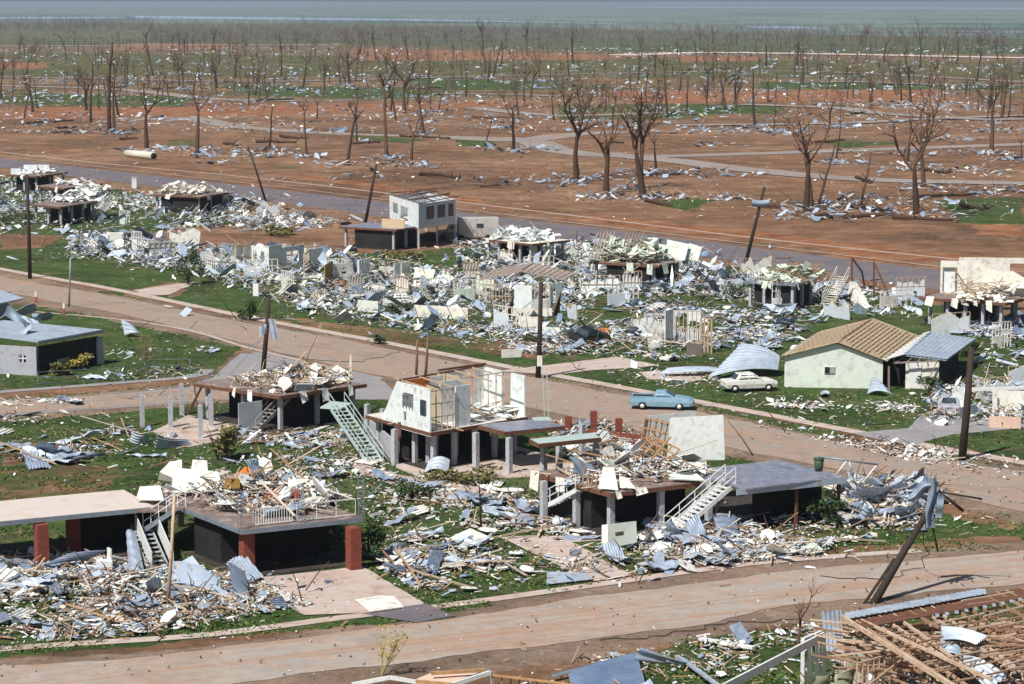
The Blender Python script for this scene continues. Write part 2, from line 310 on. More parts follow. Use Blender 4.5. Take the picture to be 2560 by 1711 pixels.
dirtc = mixc(ramp(noise(.9, 8, .7), [(0, 0, 0), (1, 1, 1)], .4, .6), ramp(noise(.07, 5), [(.165, .085, .05), (.275, .142, .088), (.16, .1, .064), (.33, .2, .135)]), ramp(noise(.02, 5), [(.09, .055, .03), (.22, .125, .07), (.34, .22, .14)]))
redc = ramp(noise(.25, 6), [(.22, .085, .042), (.29, .13, .065), (.34, .19, .11)])
grassc = mixc(ramp(noise(1.3, 7, .75), [(0, 0, 0), (1, 1, 1)], .42, .58), ramp(noise(.12, 4), [(.022, .052, .014), (.036, .08, .02), (.055, .1, .03)]), ramp(noise(.3, 4), [(.045, .085, .022), (.09, .115, .04), (.16, .13, .07)]))
marshc = ramp(noise(.0022, 5, .6), [(.08, .14, .12), (.13, .2, .17), (.22, .26, .22), (.11, .17, .17)], .38, .62)
gn = math_('ADD', noise(.55, 8, .72), math_('MULTIPLY', noise(.05, 7, .78), .8))       # ragged cover threshold
gf = math_('MULTIPLY', math_('SUBTRACT', math_('ADD', math_('MULTIPLY', sp.outputs[0], 1.0), gn), 1.31), 5., True)
dustc = ramp(noise(.6, 7, .75), [(.2, .135, .095), (.29, .205, .15), (.24, .185, .15), (.35, .265, .205)]); col = mixc(sp.outputs[2], dirtc, redc); col = mixc(math_('MULTIPLY', at.outputs['Alpha'], .85), col, dustc); col = mixc(gf, col, grassc); col = mixc(sp.outputs[1], col, marshc)
sepY = N.new('ShaderNodeSeparateXYZ'); L.new(geo.outputs['Position'], sepY.inputs[0])
farf = N.new('ShaderNodeMapRange'); farf.inputs[1].default_value = 1300; farf.inputs[2].default_value = 2300; farf.inputs[3].default_value = 0; farf.inputs[4].default_value = .75; L.new(sepY.outputs[1], farf.inputs[0])
wood = ramp(noise(.012, 6, .7), [(.09, .085, .06), (.12, .135, .09), (.2, .16, .125), (.12, .12, .08)], .4, .6)     # leaf litter and scrub of the far wood
wf_ = math_('MULTIPLY', farf.outputs[0], math_('SUBTRACT', 1, sp.outputs[1])); col = mixc(wf_, col, wood)
gr = N.new('ShaderNodeMapRange'); gr.inputs[1].default_value = .3; gr.inputs[2].default_value = .7; gr.inputs[3].default_value = .55; gr.inputs[4].default_value = 1.45; L.new(noise(2.2, 10, .92), gr.inputs[0])
g2 = N.new('ShaderNodeMapRange'); g2.inputs[1].default_value = .35; g2.inputs[2].default_value = .65; g2.inputs[3].default_value = .62; g2.inputs[4].default_value = 1.3; L.new(noise(.16, 7, .8), g2.inputs[0]); gm_ = math_('MULTIPLY', gr.outputs[0], g2.outputs[0])
vm = N.new('ShaderNodeVectorMath'); vm.operation = 'SCALE'; L.new(col, vm.inputs[0]); L.new(gm_, vm.inputs['Scale']); L.new(vm.outputs[0], b.inputs['Base Color'])
bp = N.new('ShaderNodeBump'); bp.inputs['Distance'].default_value = .35; bp.inputs['Strength'].default_value = .8; L.new(noise(1.1, 9, .75), bp.inputs['Height']); L.new(bp.outputs[0], b.inputs['Normal'])
me.materials.append(gm); go = link(bpy.data.objects.new('ground', me)); tag(go, kind='structure')

def ribbon(name, cpts, wid, m, z, kind='structure'):
    """flat strip along a polyline of world points, resampled; wid in metres (number or list)"""
    pts = [Vector((p.x, p.y, 0)) for p in cpts]; out = []
    for i in range(len(pts) - 1):
        p0, p1, p2, p3 = pts[max(i - 1, 0)], pts[i], pts[i + 1], pts[min(i + 2, len(pts) - 1)]
        for k in range(8):
            t_ = k / 8; out.append(.5 * ((2 * p1) + (p2 - p0) * t_ + (2 * p0 - 5 * p1 + 4 * p2 - p3) * t_ ** 2 + (3 * p1 - p0 - 3 * p2 + p3) * t_ ** 3))
    out.append(pts[-1]); mb = MB(); vs = []; n = len(out)
    for i, p in enumerate(out):
        d = (out[min(i + 1, n - 1)] - out[max(i - 1, 0)]).normalized(); nn = Vector((-d.y, d.x, 0)); h = wid / 2
        vs += [p + nn * h + Vector((0, 0, z)), p - nn * h + Vector((0, 0, z))]
    mb.add(vs, [(2 * i, 2 * i + 1, 2 * i + 3, 2 * i + 2) for i in range(n - 1)]); return tag(mb.build(name, m), kind=kind)
HARD = []
def flatpoly(name, pts, m, z, rough=None):
    HARD.append(PX(pts))
    mb = MB(); q0 = PX(pts); q = []
    rough = rough if rough is not None else (.28 if ('road' in name or 'street' in name or 'earth' in name) else .1)
    for i in range(len(q0)):
        a_, b_ = q0[i], q0[(i + 1) % len(q0)]; n_ = int(min(160, max(1, (b_ - a_).length / .8))); dn_ = (b_ - a_); dn_ = Vector((-dn_.y, dn_.x, 0)).normalized() if dn_.length > .01 else Vector()
        if a_.y > 900: n_ = 1
        for k in range(n_):
            c_ = a_ + (b_ - a_) * (k / n_); q.append(c_ + dn_ * rough * (float(wob(c_.x, c_.y, .8, 5)) + .5 * float(wob(c_.x, c_.y, 2.3, 2)) if n_ > 1 else 0))
    n = len(q); A = sum(q[i][0] * q[(i + 1) % n][1] - q[(i + 1) % n][0] * q[i][1] for i in range(n))
    if A < 0: q = q[::-1]
    mb.add([(p.x, p.y, z) for p in q], [tuple(range(n))]); return tag(mb.build(name, m), kind='structure')
flatpoly('middle_road', [(-900, 525), (0, 692), (273, 740), (627, 810), (845, 848), (1118, 903), (1394, 957), (1588, 994), (2050, 1098), (2254, 1136), (2560, 1180), (3300, 1320), (3300, 1440), (2560, 1282), (2210, 1196), (1900, 1136), (1500, 1058), (1100, 972), (850, 918), (640, 866), (300, 785), (68, 742), (-900, 545)], roadmat, .02)
flatpoly('side_street', [(-900, 1075), (0, 1003), (300, 985), (470, 968), (560, 935), (640, 880), (960, 945), (930, 985), (800, 985), (560, 1000), (300, 1020), (0, 1040), (-900, 1110)], asph2, .012)
flatpoly('side_street_dust', [(-900, 1078), (0, 1006), (300, 988), (480, 971), (600, 962), (700, 985), (560, 998), (300, 1017), (0, 1037), (-900, 1108)], roadmat, .03)
flatpoly('corner_asphalt', [(520, 955), (600, 885), (640, 885), (960, 955), (1010, 1000), (760, 1000)], asph2, .026)
flatpoly('front_street', [(-900, 1740), (0, 1668), (312, 1650), (860, 1583), (1126, 1546), (1500, 1490), (1960, 1430), (2560, 1378), (3300, 1300), (3300, 1370), (2560, 1461), (1960, 1515), (1758, 1560), (1400, 1609), (1289, 1624), (800, 1682), (0, 1790), (-900, 1890)], roadmat2, .02)
flatpoly('upper_road', [(-900, 290), (0, 396), (245, 424), (640, 468), (955, 506), (1200, 538), (1468, 568), (1900, 622), (2350, 677), (2560, 700), (3300, 790), (3300, 850), (2560, 752), (2350, 727), (1900, 665), (1468, 604), (955, 542), (640, 499), (0, 420), (-900, 305)], asph, .02)
for dy in (0,):
    ribbon('upper_road_kerb', PX([(-900, 283), (0, 391), (640, 462), (1200, 531), (1900, 615), (2370, 672)]), .35, pinkconc, .1)
ribbon('upper_footpath', PX([(-900, 262), (0, 380), (640, 446), (1200, 512), (1500, 548), (1900, 597), (2400, 650)]), 1.0, mat('dusty_path', [(.34, .24, .19), (.42, .33, .28), (.36, .2, .14)], .9, 0, .3, dirt=(.33, .17, .1)), .024)
ribbon('middle_footpath', PX([(-900, 505), (0, 673), (273, 722), (627, 795), (955, 856), (1240, 912), (1379, 938), (1528, 965), (1898, 1034), (2305, 1113), (2560, 1158), (3200, 1270)]), 1.3, pinkconc, .034)
ribbon('side_street_footpath', PX([(-900, 1050), (0, 981), (250, 962), (472, 943), (520, 925)]), 1.2, asph2, .034)
ribbon('front_footpath', PX([(-600, 1690), (0, 1625), (500, 1590), (860, 1545), (1140, 1512), (1500, 1462), (1900, 1408), (2300, 1378)]), .9, pinkconc, .034)
ribbon('road_edge', PX([(-600, 730), (300, 800), (640, 876), (800, 915)]), .5, pinkconc, .04)
flatpoly('concrete_driveway', [(600, 1452), (905, 1418), (1062, 1512), (1010, 1522), (915, 1535), (760, 1540)], pinkconc, .045)
flatpoly('asphalt_apron', [(905, 1536), (1062, 1512), (1140, 1543), (1040, 1560)], asph, .05)
flatpoly('asphalt_driveway', [(2130, 1085), (2270, 1072), (2300, 1040), (2560, 1052), (3000, 1060), (3000, 1085), (2560, 1072), (2380, 1088), (2290, 1112), (2270, 1118)], asph2, .045)
flatpoly('concrete_path', [(1320, 1345), (1560, 1330), (1560, 1350), (1430, 1358), (1580, 1440), (1530, 1448), (1370, 1365)], pinkconc, .045)
flatpoly('concrete_path', [(1250, 1345), (1350, 1340), (1520, 1450), (1480, 1456)], pinkconc, .05)
flatpoly('concrete_path', [(885, 1145), (930, 1168), (1060, 1208), (1120, 1205), (1230, 1225), (1230, 1238), (1150, 1246), (1040, 1240), (1010, 1222), (880, 1180)], pinkconc, .045)
flatpoly('earth_driveway', [(1240, 930), (1540, 893), (1650, 915), (1480, 928), (1380, 938)], pinkconc, .045)
flatpoly('concrete_pad', [(1600, 932), (1700, 925), (1770, 940), (1740, 955), (1620, 950)], pinkconc, .045)
flatpoly('earth_driveway', [(330, 728), (430, 712), (500, 705), (420, 738), (360, 740)], pinkconc, .045)
for ri, (pts, wd) in enumerate([([(330, 300), (480, 297), (600, 318), (850, 335), (1200, 345), (1290, 350)], 7), ([(1130, 345), (1300, 352), (1420, 338), (1560, 330)], 9), ([(1240, 345), (1330, 355), (1400, 378), (1560, 392), (1900, 385), (2560, 362), (3200, 345)], 8),
    ([(1500, 385), (1700, 405), (1860, 425), (2158, 450), (2560, 460), (3000, 470)], 8), ([(1180, 270), (1400, 290), (1700, 280)], 7), ([(0, 215), (300, 225), (560, 250), (900, 252)], 8),
    ([(1080, 235), (1300, 238), (1400, 242)], 7), ([(1700, 222), (1980, 228)], 8), ([(1850, 262), (2100, 272), (2200, 285), (2450, 300), (2560, 298)], 8), ([(1700, 315), (2100, 310), (2300, 300), (2560, 290)], 7),
    ([(-200, 190), (300, 200), (700, 205), (1300, 190), (2000, 180), (2700, 215)], 7), ([(2100, 205), (2400, 214), (2700, 216)], 8), ([(-300, 118), (400, 114), (860, 112)], 12), ([(1550, 140), (1750, 133), (2100, 137), (2560, 146), (3000, 150)], 26)]):
    bright = wd >= 12
    ribbon('far_track', PX(pts), wd, mat('pale_sand_track', [(.62, .47, .4), (.7, .58, .52)], .9, 0, .02) if bright else farroad, .05 + .02 * ri)
for pts in [[(-600, 46), (0, 48), (350, 47), (330, 44), (-600, 42)], [(300, 46), (700, 50), (1000, 52), (1400, 58), (1600, 64), (1500, 59), (1000, 48), (560, 43), (350, 41)], [(1860, 66), (2000, 67), (2090, 74), (1900, 72)], [(2350, 80), (2560, 84), (2900, 88), (2600, 80)], [(-800, 15), (900, 16), (600, 13), (-800, 12)], [(1400, 19), (3000, 25), (3000, 22), (1700, 17)]]:
    flatpoly('marsh_water', pts, mat('marsh_water', [(.3, .42, .62), (.36, .48, .68)], .5, 0, .01, spec=.5), .3)

# ------------------------------------------------------------------ dead trees
def gen_tree(seed, style):
    r = random.Random(seed); T = MB(); B = MB()
    def limb(mb, p, d, L, r0, lvl, n, kink=.2, mi=0):
        pts = [p]; rs = [r0]; k = (8 if lvl == 0 else 6) if lvl < 2 else 3
        for i in range(k):
            d = (d + Vector((r.uniform(-1, 1), r.uniform(-1, 1), r.uniform(-.5, .9))) * kink).normalized()
            pts.append(pts[-1] + d * (L / k)); rs.append(r0 * (1 - .6 * (i + 1) / k))
        mb.tube(pts, rs, n, mi, cap=True)
        return pts, rs
    lean = Vector((r.uniform(-.16, .16), r.uniform(-.16, .16), 1)).normalized()
    if style == 'snag':
        pts, rs = limb(T, Vector((0, 0, -.02)), lean, 1.0, .025, 0, 7, .11)
        for _ in range(r.randint(2, 6)): i = r.randint(3, 8); a = r.uniform(0, 6.3); limb(B, pts[i], Vector((math.cos(a), math.sin(a), r.uniform(.3, 1.2))).normalized(), r.uniform(.08, .24), rs[i] * .55, 1, 4, .3)
        return T, B
    hf = {'fork': r.uniform(.35, .55), 'bushy': r.uniform(.28, .45), 'tall': .7}[style]
    pts, rs = limb(T, Vector((0, 0, -.02)), lean, hf + .02, (.031 if style != 'tall' else .021), 0, 7, .09)
    nb = {'fork': 3, 'bushy': 4, 'tall': 4}[style]
    def rec(p, d, L, r0, lvl):
        q, s_ = limb(B, p, d, L, r0, lvl, 5 if lvl == 1 else (4 if lvl == 2 else 3), (.34 if lvl == 1 else .45), 0 if lvl < 3 else 1)
        if lvl >= (4 if style == 'bushy' else 3): return
        for _ in range(r.randint(2, 3) + (lvl == 1) * 2 + (style == 'bushy' and lvl < 3)):
            i = r.randint(max(1, len(q) // 3), len(q) - 1); a = r.uniform(0, 6.3); dd = (d * .9 + Vector((math.cos(a), math.sin(a), r.uniform(-.3, .6))) * r.uniform(.6, 1.5)).normalized()
            rec(q[i], dd, L * r.uniform(.28, .62), max(s_[i] * .76, .0026), lvl + 1)
    for i in range(nb):
        a = 2 * math.pi * (i / nb) + r.uniform(-.9, .9); k = len(pts) - 1 if i < 2 else r.randint(4, len(pts) - 1)
        sp_ = r.uniform(.15, .8); rec(pts[k], Vector((math.cos(a) * sp_, math.sin(a) * sp_, 1)).normalized(), (1 - hf) * r.uniform(.45, .95), rs[k] * r.uniform(.6, .95), 1)
    return T, B
PROT = {}
for st, n in (('snag', 6), ('fork', 7), ('bushy', 6), ('tall', 5)):
    PROT[st] = []
    for i in range(n):
        T, B = gen_tree(100 + i * 7 + len(st), st); PROT[st].append((T.mesh('trunk', bark), B.mesh('branches', [bark, twigs])))
TREES = []
def tree(px, py, top, style, lean=0, idx=None, noted=False):
    p = P(px, py); H = V(px, top, p.y).z; H = max(3, H)
    ms = PROT[style][(idx if idx is not None else R.randint(0, 99)) % len(PROT[style])]
    e = empty('dead_tree', p, R.uniform(0, 6.28) if not lean else 0)
    hs = H * (1.0 if style == 'snag' else 1.16); e.scale = (hs, hs, hs)
    if lean: e.rotation_euler = (0, lean, 0)
    for m_, n_ in zip(ms, ('trunk', 'branches')): link(bpy.data.objects.new(n_, m_), e)
    TREES.append((px, py, style, e, noted)); return e
NT = [(228,310,145,'snag'),(275,328,100,'snag'),(285,330,150,'tall'),(367,370,190,'fork'),(490,388,200,'fork'),(672,372,262,'snag'),(768,385,250,'tall'),
 (35,222,150,'tall'),(165,148,80,'fork'),(245,142,92,'snag'),(318,212,125,'snag'),(335,197,150,'fork'),(383,188,75,'tall'),(448,217,145,'bushy'),(482,240,150,'snag'),(530,128,66,'fork'),(405,130,105,'snag'),
 (641,218,140,'snag'),(755,225,118,'fork'),(703,190,88,'tall'),(510,182,125,'tall'),(590,150,92,'fork'),(868,407,212,'tall'),(893,355,250,'tall'),(968,390,175,'tall'),(1028,413,270,'fork'),(1011,283,118,'bushy'),
 (1059,335,205,'fork'),(1098,272,195,'snag'),(1077,275,208,'snag'),(874,213,95,'bushy'),(940,150,70,'fork'),(1020,150,65,'fork'),(1054,183,140,'snag'),(1073,183,130,'fork'),(1213,365,285,'snag'),(1283,375,228,'fork'),
 (1212,182,55,'tall'),(1233,195,92,'snag'),(1350,195,130,'snag'),(1376,215,155,'snag'),(1317,140,60,'fork'),(1432,160,60,'fork'),(1440,448,205,'bushy'),(1515,485,225,'bushy'),(1610,495,200,'fork'),(1602,470,235,'bushy'),(1640,425,315,'fork'),
 (1455,303,195,'fork'),(1670,290,138,'tall'),(1596,200,115,'fork'),(1716,280,190,'snag'),(1803,262,160,'tall'),(1838,277,180,'fork'),(1888,315,165,'snag'),(1932,322,238,'snag'),(2007,205,95,'fork'),(1991,165,70,'fork'),
 (2098,315,235,'tall'),(2090,400,292,'tall'),(2015,530,255,'bushy'),(2047,510,350,'snag'),(2028,520,270,'fork'),(2152,518,370,'snag'),(2290,535,250,'bushy'),(2310,470,268,'fork'),(2268,412,285,'fork'),(2478,382,190,'fork'),
 (2255,255,148,'snag'),(2278,255,120,'tall'),(2363,252,165,'snag'),(2322,240,160,'fork'),(2455,262,205,'snag'),(2500,265,170,'snag'),(2555,400,330,'fork'),(2468,300,225,'snag'),(1740,160,100,'snag'),(1915,165,80,'fork'),(2140,150,85,'fork'),(2210,155,70,'fork'),(2300,170,60,'tall'),(2360,150,88,'fork'),(2450,140,95,'bushy'),(2442,205,95,'tall')]
for a in NT: tree(*a, noted=True)
while len(TREES) < 292:
    px = R.uniform(-120, 2680); py = 112 + 190 * R.random() ** 1.9
    hh = R.uniform(7, 13.5); H = (py - 7) * hh / 30
    tree(px, py, py - H, R.choice(['snag', 'fork', 'fork', 'tall', 'bushy', 'bushy']), idx=R.randint(0, 9))
SN = {'snag': 'snapped dead trunk with few stubs', 'fork': 'bare forked dead tree', 'bushy': 'wide many-branched dead tree', 'tall': 'thin tall dead tree'}
def zone_of(px, py):
    if py > 395: return 'just beyond the upper asphalt road'
    if py > 300: return 'by the curved grey tracks'
    if py > 232: return 'behind the curved tracks'
    if py > 160: return 'among far scrap patches'
    return 'near the far thicket'
ORD = ['leftmost', 'second from left', 'third from left', 'fourth from left', 'fifth from left', 'sixth from left', 'seventh from left', 'eighth from left', 'ninth from left', 'tenth from left', 'eleventh from left', 'twelfth from left']
byz = {}
for tr in TREES: byz.setdefault((tr[2], zone_of(tr[0], tr[1])), []).append(tr)
for (st, zn), L_ in byz.items():
    L_.sort(key=lambda q: q[0])
    for i, q in enumerate(L_):
        side = 'left' if q[0] < 853 else 'centre' if q[0] < 1706 else 'right'
        if len(L_) <= len(ORD): lab = '%s %s, %s such' % (SN[st], zn, ORD[i]) if len(L_) > 1 else '%s %s' % (SN[st], zn)
        else: lab = '%s %s, %s third' % (SN[st], zn, side)
        tag(q[3], lab, 'tree', 'bare dead trees across the fields' + ('' if len(L_) <= len(ORD) else ' ' + zn + ', ' + side + ' ' + st))

# far wood: a mass of thousands of bare stems in one object
def farwood():
    r = np.random.RandomState(3); vs = []; fs = []
    def stick(p, q, r0):
        d = q - p; a = np.array([d[1], -d[0], 0.]); l = np.linalg.norm(a); a = a / l if l > 1e-3 else np.array([1., 0, 0]); c = np.array([0, 1., 0])
        b = len(vs)
        for s_ in (p, q):
            k = r0 if s_ is p else r0 * .45
            for v in (a, -a * .5 + c * .8, -a * .5 - c * .8): vs.append(s_ + v * k)
        fs.extend([(b, b + 1, b + 4, b + 3), (b + 1, b + 2, b + 5, b + 4), (b + 2, b, b + 3, b + 5)])
    n = 0
    while n < 6500:
        px = r.uniform(-150, 2710); lo = 52 + 32 * max(0, (px - 400) / 2100); hi = 108 + 6 * (px < 600) + 14 * max(0, (px - 1500) / 1060)
        if px < 380: hi -= 34
        py = lo + (hi - lo) * r.uniform(0, 1) ** (.9 if px < 1400 else .8)
        if px > 1500 and r.rand() < .62 and py > lo + 16: continue
        g = P(px, py); p = np.array([g.x, g.y, 0.]); H = r.uniform(5, 13) + (r.rand() < .07) * 7; n += 1
        top = p + np.array([r.normal(0, .8), 0, H * .6]); stick(p, top, .16 + .012 * H)
        for _ in range(6):
            f = r.uniform(.35, 1); s0 = p + (top - p) * f; a = r.uniform(0, 6.3)
            e = s0 + np.array([math.cos(a) * H * .3, math.sin(a) * H * .3, H * r.uniform(.12, .45)]); stick(s0, e, .09)
            for _ in range(2):
                a = r.uniform(0, 6.3); s1 = s0 + (e - s0) * r.uniform(.4, .9); stick(s1, s1 + np.array([math.cos(a) * H * .14, math.sin(a) * H * .14, H * r.uniform(.0, .22)]), .06)
    me = bpy.data.meshes.new('far_wood'); me.from_pydata([tuple(v) for v in vs], [], fs); me.materials.append(farbark); me.update()
    tag(link(bpy.data.objects.new('far_wood', me)), 'mass of bare grey storm-stripped trunks between the fields and the marsh', 'wood', kind='stuff')
farwood()
def midwood():
    T_ = MB(); r = random.Random(21); n = 0
    while n < 430:
        px = r.uniform(-150, 2700); py = 108 + 150 * r.random() ** 1.6
        if math.sin(px * .006 + py * .05) + .6 * math.sin(px * .017 - py * .09) < -.35 and r.random() < .7: continue
        n += 1; p = P(px, py); H = r.uniform(5, 12); d = Vector((r.uniform(-.15, .15), 0, 1)); rr = .12 + H * .01; q = p + d * H * .6
        T_.tube([p, p + d * H * .3 + Vector((r.uniform(-.3, .3), 0, 0)), q], [rr, rr * .8, rr * .6], 4)
        for _ in range(r.randint(0, 6)):
            a = r.uniform(0, 6.3); b0_ = lerp_(p, q, r.uniform(.5, 1)); v = Vector((math.cos(a) * r.uniform(.2, .6), math.sin(a) * .4, 1)).normalized() * H * r.uniform(.15, .42); e_ = b0_ + v
            T_.tube([b0_, b0_ + v * .5 + Vector((r.uniform(-.3, .3), 0, 0)), e_], [rr * .5, rr * .35, rr * .2], 4)
            for _ in range(2): a = r.uniform(0, 6.3); f_ = b0_ + v * r.uniform(.4, .9); T_.tube([f_, f_ + Vector((math.cos(a), math.sin(a), 1)) * H * .09], [rr * .25, rr * .15], 3)
    tag(T_.build('distant_dead_trees', mat('distant_bark', [(.05, .03, .02), (.12, .08, .055), (.2, .14, .1)], .9, 0, 1, island=True)), 'hundreds of small bare snapped trees standing across the distant fields', 'trees', kind='stuff')
def lerp_(a, b_, t_): return a + (b_ - a) * t_
midwood()
def scrub():
    mb = MB(); r = R
    for _ in range(1500):
        px = r.uniform(-100, 2660); lo = 58 + 30 * max(0, (px - 400) / 2100); py = r.uniform(lo, 116 if px < 1500 else 130); g = P(px, py); s_ = r.uniform(.8, 2.4)
        for _ in range(5):
            c = g + Vector((r.uniform(-1.5, 1.5) * s_, r.uniform(-1.5, 1.5) * s_, r.uniform(.1, .9) * s_)); a = Vector((r.uniform(-1, 1), r.uniform(-1, 1), r.uniform(-.4, .6))) * s_; d = Vector((r.uniform(-1, 1), r.uniform(-1, 1), r.uniform(-.2, .8))) * s_
            mb.add([c, c + a * .7, c + d * .7], [(0, 1, 2)])
    tag(mb.build('far_scrub', mat('grey_green_scrub', [(.05, .07, .04), (.09, .11, .07), (.13, .12, .09)], .9, 0, 2, island=True)), 'dark green scrub under the far bare trees', 'scrub', kind='stuff')
scrub()
# fallen logs
LG = [(2110,548,2230,545),(2230,552,2380,556),(2130,520,2230,535),(1200,468,1250,470),(560,362,600,368),(140,325,190,322),(55,312,190,306),(640,358,740,360),(1000,342,1150,350),(1180,296,1300,300),(2120,290,2230,275),(1830,322,1880,325),(2040,545,2110,541),(2270,500,2440,492),(2140,448,2180,462),(700,345,770,350),(130,335,180,334),(1050,440,1150,450),(1900,520,1960,525),(2310,430,2380,436),(1590,440,1700,440),(440,138,500,137),(380,225,460,222),(820,192,860,194),(1610,505,1680,520),(2030,360,2110,355),(1500,362,1560,360),(300,350,345,352),(880,362,950,360),(2400,520,2470,530),(1040,225,1100,222),(280,222,340,216),(560,205,640,215),(1760,175,1900,172),(2200,212,2400,218),(640,255,760,250)]
for i, (a, b_, c, d) in enumerate(LG):
    p, q = P(a, b_), P(c, d); L_ = (q - p).length
    if L_ > 16: q = p + (q - p) * (16 / L_)
    mb = MB(); rr = .32; k = 5; pts = [p + (q - p) * (j / k) + Vector((0, R.uniform(-.3, .3), rr * .8 + R.uniform(0, .25))) for j in range(k + 1)]
    mb.tube(pts, [rr * (1 - .45 * j / k) for j in range(k + 1)], 7)
    for _ in range(4):
        j = R.randint(1, k); v = Vector((R.uniform(-1, 1), R.uniform(-.6, .6), R.uniform(.2, 1))).normalized(); mb.tube([pts[j], pts[j] + v * R.uniform(.6, 1.6)], [.12, .04], 5)
    o = mb.build('fallen_log', bark); zz = zone_of(a, b_)
    tag(o, 'fallen dark trunk lying %s, %s' % (zz, 'left third' if a < 853 else 'middle third' if a < 1706 else 'right third'), 'log', 'fallen trunks ' + zz + ('left' if a < 853 else 'middle' if a < 1706 else 'right'))

# ------------------------------------------------------------------ scrap prototypes
SHEETS, PANELS, PLANKS = [], [], []
for k in range(9):
    r = random.Random(40 + k); L_ = r.uniform(1.8, 3.8); Wd = r.choice([.7, .85, 1.1]); curl = [0, .03, .15, .35, .08, .6, .2, .1, .12][k]; ph = r.uniform(0, 6); tw = r.uniform(-.5, .5) * (k % 3); fold = r.uniform(.25, .8); fa = r.uniform(-.9, .9) if k % 2 else 0
    def fn(u, v):
        x = (u - .5) * L_; yv = (v - .5) * Wd; z = .03 * math.sin(v * Wd / .15 * 2 * math.pi) + .09 * math.sin(u * 7 + ph) * math.sin(v * 4 + ph * 2) + .05 * math.sin(u * 17 + v * 5) + curl * (u - .5) ** 2 * 2.2 + tw * (u - .5) * (v - .5) * 1.2
        if u > fold: z += (u - fold) * L_ * math.sin(fa) * .8; x -= (u - fold) * L_ * (1 - math.cos(fa))
        return Vector((x, yv + .1 * curl * math.sin(u * 5), z + .05))
    mb = MB(); mb.grid(fn, 14, 30); SHEETS.append(mb.mesh('corrugated_sheet', tin))
for k in range(10):
    r = random.Random(70 + k); n = r.randint(5, 8); L_ = r.uniform(.9, 2.0); Wd = r.uniform(.6, 1.2); pts = []
    for i in range(n):
        a = 2 * math.pi * i / n; q = max(abs(math.cos(a)), abs(math.sin(a))); f = r.uniform(.7, 1.05) / q if k % 3 else r.uniform(.95, 1) / q
        pts.append(Vector((math.cos(a) * f * L_ / 2, math.sin(a) * f * Wd / 2, .02)))
    mb = MB(); mb.plate(pts, .03)
    if k % 2:
        for j in (-1, 0, 1): mb.beam((-L_ * .4, j * Wd * .3, .06), (L_ * .4, j * Wd * .3, .06), .05, .07)
    PANELS.append(mb.mesh('board_fragment', board))
for k in range(5):
    r = random.Random(90 + k); mb = MB(); L_ = 1.0; ww = [.09, .05, .14, .07, .1][k]; hh = [.05, .05, .04, .09, .03][k]
    bend = r.uniform(-.04, .04); mb.beam((-.5, 0, 0), (0, bend, .0), ww, hh); mb.beam((0, bend, 0), (.5, 0, 0), ww, hh); PLANKS.append(mb.mesh('timber_plank', timber))
CNT = {'s': 0, 'p': 0, 'k': 0}
chips = {'w': MB(), 't': MB(), 'k': MB(), 'b': MB()}
def isin(q, x, y_):
    c = False; n = len(q)
    for i in range(n):
        a, b_ = q[i], q[(i + 1) % n]
        if (a.y > y_) != (b_.y > y_) and x < (b_.x - a.x) * (y_ - a.y) / (b_.y - a.y) + a.x: c = not c
    return c
def rpt(q):
    xs = [p.x for p in q]; yy = [p.y for p in q]
    while True:
        x, y_ = R.uniform(min(xs), max(xs)), R.uniform(min(yy), max(yy)); c = False; n = len(q)
        for i in range(n):
            a, b_ = q[i], q[(i + 1) % n]
            if (a.y > y_) != (b_.y > y_) and x < (b_.x - a.x) * (y_ - a.y) / (b_.y - a.y) + a.x: c = not c
        if c: return x, y_
def placed(kind, x, y_, z, place, tilt=.25, sz=1., white=None):
    if CNT[kind] >= 298: return None
    CNT[kind] += 1
    me = R.choice({'s': SHEETS, 'p': PANELS, 'k': PLANKS}[kind]); nm = {'s': 'corrugated_sheet', 'p': 'board_fragment', 'k': 'timber_plank'}[kind]
    o = bpy.data.objects.new(nm, me); t_ = abs(R.gauss(0, tilt)); steep = t_ > .45
    dz = math.sin(min(t_, 1.2)) * (.5 if kind != 'k' else .8)
    o.location = (x, y_, z + .06 + dz); o.rotation_euler = (R.choice((-1, 1)) * t_ if kind != 'k' else 0, R.choice((-1, 1)) * t_ * .7, R.uniform(0, 6.28))
    s_ = sz * R.uniform(.6, 1.25)
    if kind == 'k': o.scale = (R.uniform(1.6, 5) * sz, 1, 1); o.rotation_euler[1] = R.gauss(0, tilt * .45); o.location.z = z + .1 + abs(math.sin(o.rotation_euler[1])) * o.scale[0] * .45
    else: o.scale = (s_, s_, s_)
    link(o)
    big = (s_ > .95) if kind != 'k' else o.scale[0] > 3.3
    if kind == 's': lab = '%s %s corrugated iron sheet %s' % ('large' if big else 'small', 'upturned' if steep else 'flat', place)
    elif kind == 'p': lab = '%s pale %s board fragment %s' % ('large' if big else 'small', 'tilted' if steep else 'flat', place)
    else: lab = '%s loose wooden plank %s' % ('long' if big else 'short', place)
    cat = {'s': 'iron sheet', 'p': 'wall board', 'k': 'plank'}[kind]
    return tag(o, lab, cat, lab)
